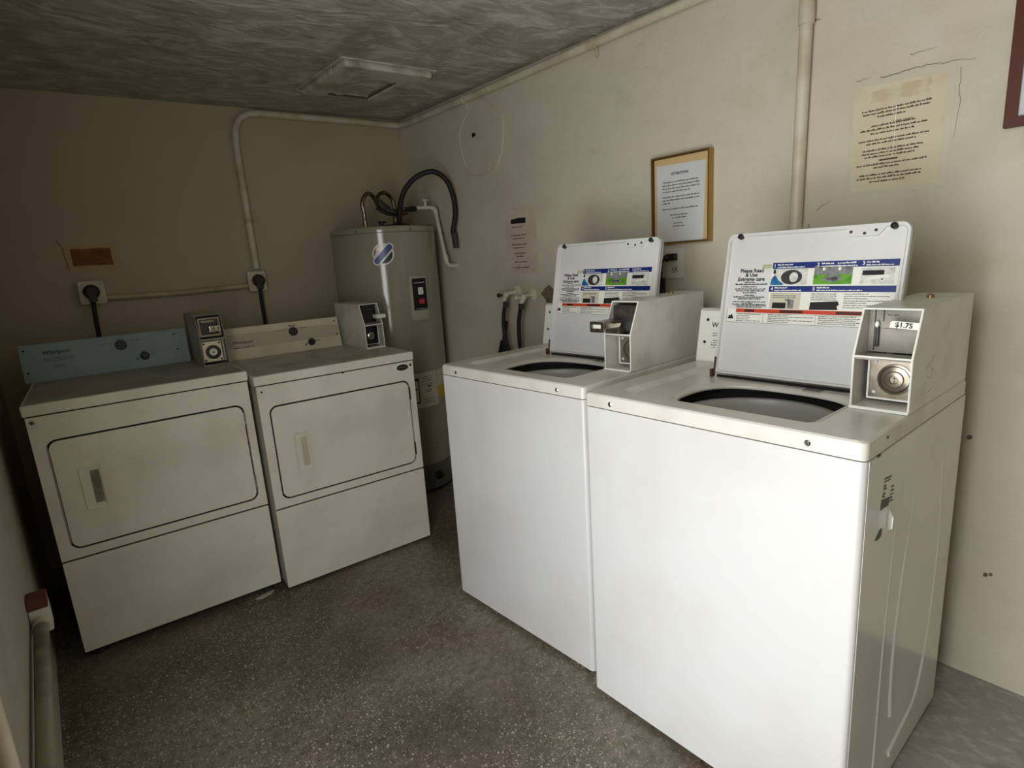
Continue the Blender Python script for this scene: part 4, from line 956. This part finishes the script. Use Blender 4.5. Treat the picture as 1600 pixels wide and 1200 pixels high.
# ------------------------------------------------------------------ outlet on the right wall
oe = empty('wall_outlet', (0, -1.972, 1.17), 'white duplex outlet plate on the right wall under the gold frame', 'outlet')
b = MB(); b.prism(rr(1.934, 2.010, 1.172, 1.286, .004), .0005, .006, WR, .002); keep(b.build('cover_plate', 'pvc'), oe)
b = MB()
for zc in (1.252, 1.206): b.prism(rr(1.957, 1.989, zc-.015, zc+.015, .010), .006, .0075, WR)
keep(b.build('socket', 'label_beige'), oe)
b = MB()
for s in (1.967, 1.979): b.box(s-.0015, s+.0015, 1.203, 1.213, .0076, .0082, 0, WR)
b.cyl(1.973, 1.197, .0076, .0082, .0025, WR, 8); keep(b.build('slot', 'black'), oe)
pc = empty('washer_cord', (-.02, -1.97, 1.25), 'black cord with a flat plug in the outlet beside the gold frame', 'cord')
b = MB(); b.box(-.034, -.0082, -1.990, -1.950, 1.240, 1.266, .005); b.sphere((-.026, -1.952, 1.250), .014, 10); keep(b.build('plug', 'black'), pc)
b = MB(); b.tube([(-.030, -1.955, 1.250), (-.032, -1.935, 1.235), (-.032, -1.931, 1.20), (-.034, -1.931, 1.10), (-.05, -1.94, .9), (-.07, -1.96, .6)], .0052, 8, smooth=4); keep(b.build('cable', 'rubber'), pc)
b = MB(); b.tube([(-.034, -1.945, 1.175), (-.036, -1.948, 1.10), (-.05, -1.97, .9), (-.07, -2.0, .6)], .006, 8, smooth=3)
tag(b.build('brown_cable', 'brown_plug'), 'short dark brown cable beside the washer cord behind the farther lid', 'cord')

# ------------------------------------------------------------------ frames and notices on the right wall
gf = empty('framed_notice', (0, -2.02, 1.3), 'gold framed ATTENTION notice hanging on the right wall', 'picture')
s0, s1, z0, z1, dp = 1.885, 2.133, 1.302, 1.620, .030
b = MB()
b.ring(rr(s0, s1, z0, z1, .001, 1), rr(s0+.005, s1-.005, z0+.005, z1-.005, .001, 1), .001, dp, WR); keep(b.build('frame', 'gold'), gf)
b = MB(); b.ring(rr(s0+.005, s1-.005, z0+.005, z1-.005, .001, 1), rr(s0+.008, s1-.008, z0+.008, z1-.008, .001, 1), .001, dp-.003, WR); keep(b.build('inner_edge', 'gold_dark'), gf)
b = MB(); b.box(s0+.006, s1-.006, z0+.006, z1-.006, .002, .018, 0, WR); keep(b.build('mat_board', 'mat_board'), gf)
b = MB(); b.prism([(s0+.020, z0+.006), (s1-.030, z0+.008), (s1-.020, z1-.036), (s0+.018, z1-.030)], .018, .0186, WR); keep(b.build('paper', 'paper'), gf)
b = MB(); text(b, 'ATTENTION', s0+.120, z1-.066, .013, .0189, WR, .03)
r = random.Random(21); y = z1-.096
keep(b.build('heading', 'ink'), gf)
b = MB()
for x0, x1 in ((.048, .205), (.044, .205), (.044, .205), (.044, .165)): lines(b, s0+x0, s0+x1, y, .0055, .0189, r, WR, .9); y -= .0112
y -= .008
for x0, x1 in ((.044, .205), (.044, .205), (.044, .082)): lines(b, s0+x0, s0+x1, y, .0055, .0189, r, WR, .9); y -= .0112
y -= .010; lines(b, s0+.044, s0+.198, y, .0055, .0189, r, WR, .9); y -= .022
lines(b, s0+.078, s0+.155, y, .0050, .0189, r, WR, .9); y -= .0105; lines(b, s0+.085, s0+.148, y, .0050, .0189, r, WR, .9); y -= .020
lines(b, s0+.095, s0+.132, y, .0055, .0189, r, WR, .9); y -= .0105; lines(b, s0+.088, s0+.145, y, .0045, .0189, r, WR, .9)
keep(b.build('lettering', 'ink_soft'), gf)
# dark red frame at the right edge of the view
rf = empty('red_frame', (0, -3.06, 1.5), 'dark red wooden picture frame hanging at the right edge of the view', 'picture')
b = MB(); b.ring(rr(2.930, 3.19, 1.522, 1.86, .001, 1), rr(2.955, 3.165, 1.545, 1.838, .001, 1), .001, .020, WR); keep(b.build('frame', 'wood'), rf)
b = MB(); b.box(2.95, 3.17, 1.54, 1.842, .002, .010, 0, WR); keep(b.build('paper', 'paper'), rf)
# aged taped notice
an = empty('aged_notice', (0, -2.69, 1.4), 'yellowed sheet of laundry rules taped to the right wall', 'notice')
b = MB(); b.prism([(2.568, 1.402), (2.818, 1.402), (2.822, 1.706), (2.572, 1.712)], .0003, .0006, WR); keep(b.build('clear_tape', 'tape'), an)
b = MB(); b.prism([(2.583, 1.413), (2.802, 1.414), (2.803, 1.690), (2.580, 1.698)], .0006, .0010, WR); keep(b.build('paper', 'paper_tan'), an)
b = MB(); b.prism(blob(2.625, 2.765, 1.648, 1.684, 14, .004), .0010, .0012, WR); keep(b.build('smudge', 'smudge'), an)
b = MB(); r = random.Random(31)
Ls = [(.020, .190, 1.640), (.022, .186, 1.631), (.060, .130, 1.621), (.045, .155, 1.598), (.018, .186, 1.588), (.045, .160, 1.578), (.016, .190, 1.560), (.036, .166, 1.551), (.028, .178, 1.533), (.026, .172, 1.524), (.034, .160, 1.515), (.014, .188, 1.494), (.058, .130, 1.485), (.022, .178, 1.466), (.016, .180, 1.457), (.050, .140, 1.447)]
for x0, x1, y in Ls: lines(b, 2.583+x0, 2.583+x1, y-.012, .0050, .0013, r, WR, .95, .0)
b.quad(2.583+.072, 2.583+.118, 1.5015-.010, 1.508-.012, .0013, WR)
text(b, 'LEFT ONLY', 2.583+.125, 1.5895, .0095, .00135, WR, .03)
keep(b.build('lettering', 'ink_brown'), an)
b = MB(); b.prism([(2.688, 1.50), (2.6895, 1.50), (2.6905, 1.635), (2.689, 1.635)], .0013, .0016, WR); keep(b.build('crease', 'label'), an)
# small faded notice
fn = empty('faded_notice', (0, -1.07, 1.25), 'faded pinkish notice with a black bar on the right wall near the heater', 'notice')
b = MB(); b.prism([(.965, 1.215), (1.19, 1.205), (1.185, 1.530), (.945, 1.530)], .0003, .0007, WR); keep(b.build('paper', 'paper_faint'), fn)
b = MB(); b.prism([(1.000, 1.455), (1.112, 1.452), (1.114, 1.477), (1.060, 1.480), (1.000, 1.475)], .0007, .0012, WR); keep(b.build('black_bar', 'ink'), fn)
b = MB(); r = random.Random(41)
for x0, x1, y in ((1.010, 1.090, 1.435), (1.048, 1.052, 1.414), (.998, 1.115, 1.395), (1.010, 1.100, 1.379), (.998, 1.115, 1.350), (1.010, 1.105, 1.334), (1.012, 1.105, 1.306), (1.032, 1.088, 1.291), (1.010, 1.108, 1.264), (1.052, 1.057, 1.250), (1.004, 1.122, 1.236)):
    lines(b, x0, x1, y, .006, .0010, r, WR, .97)
keep(b.build('lettering', 'ink_brown'), fn)

# ------------------------------------------------------------------ litter on the floor
b = MB(); b.prism([(-1.455, -.985), (-1.43, -.998), (-1.39, -.985), (-1.375, -.965), (-1.40, -.968), (-1.43, -.972)], .0004, .004, I4, .001)
tag(b.build('paper_scrap', 'label_beige'), 'crumpled scrap of paper on the floor between the two dryers', 'litter')

# fine print too small to pick apart stays one part
for o in bpy.data.objects:
    if o.parent and o.name.split('.')[0] in ('lettering', 'fine_print', 'print_bars', 'band_lettering', 'logo_lettering', 'heading'): o['kind'] = 'stuff'
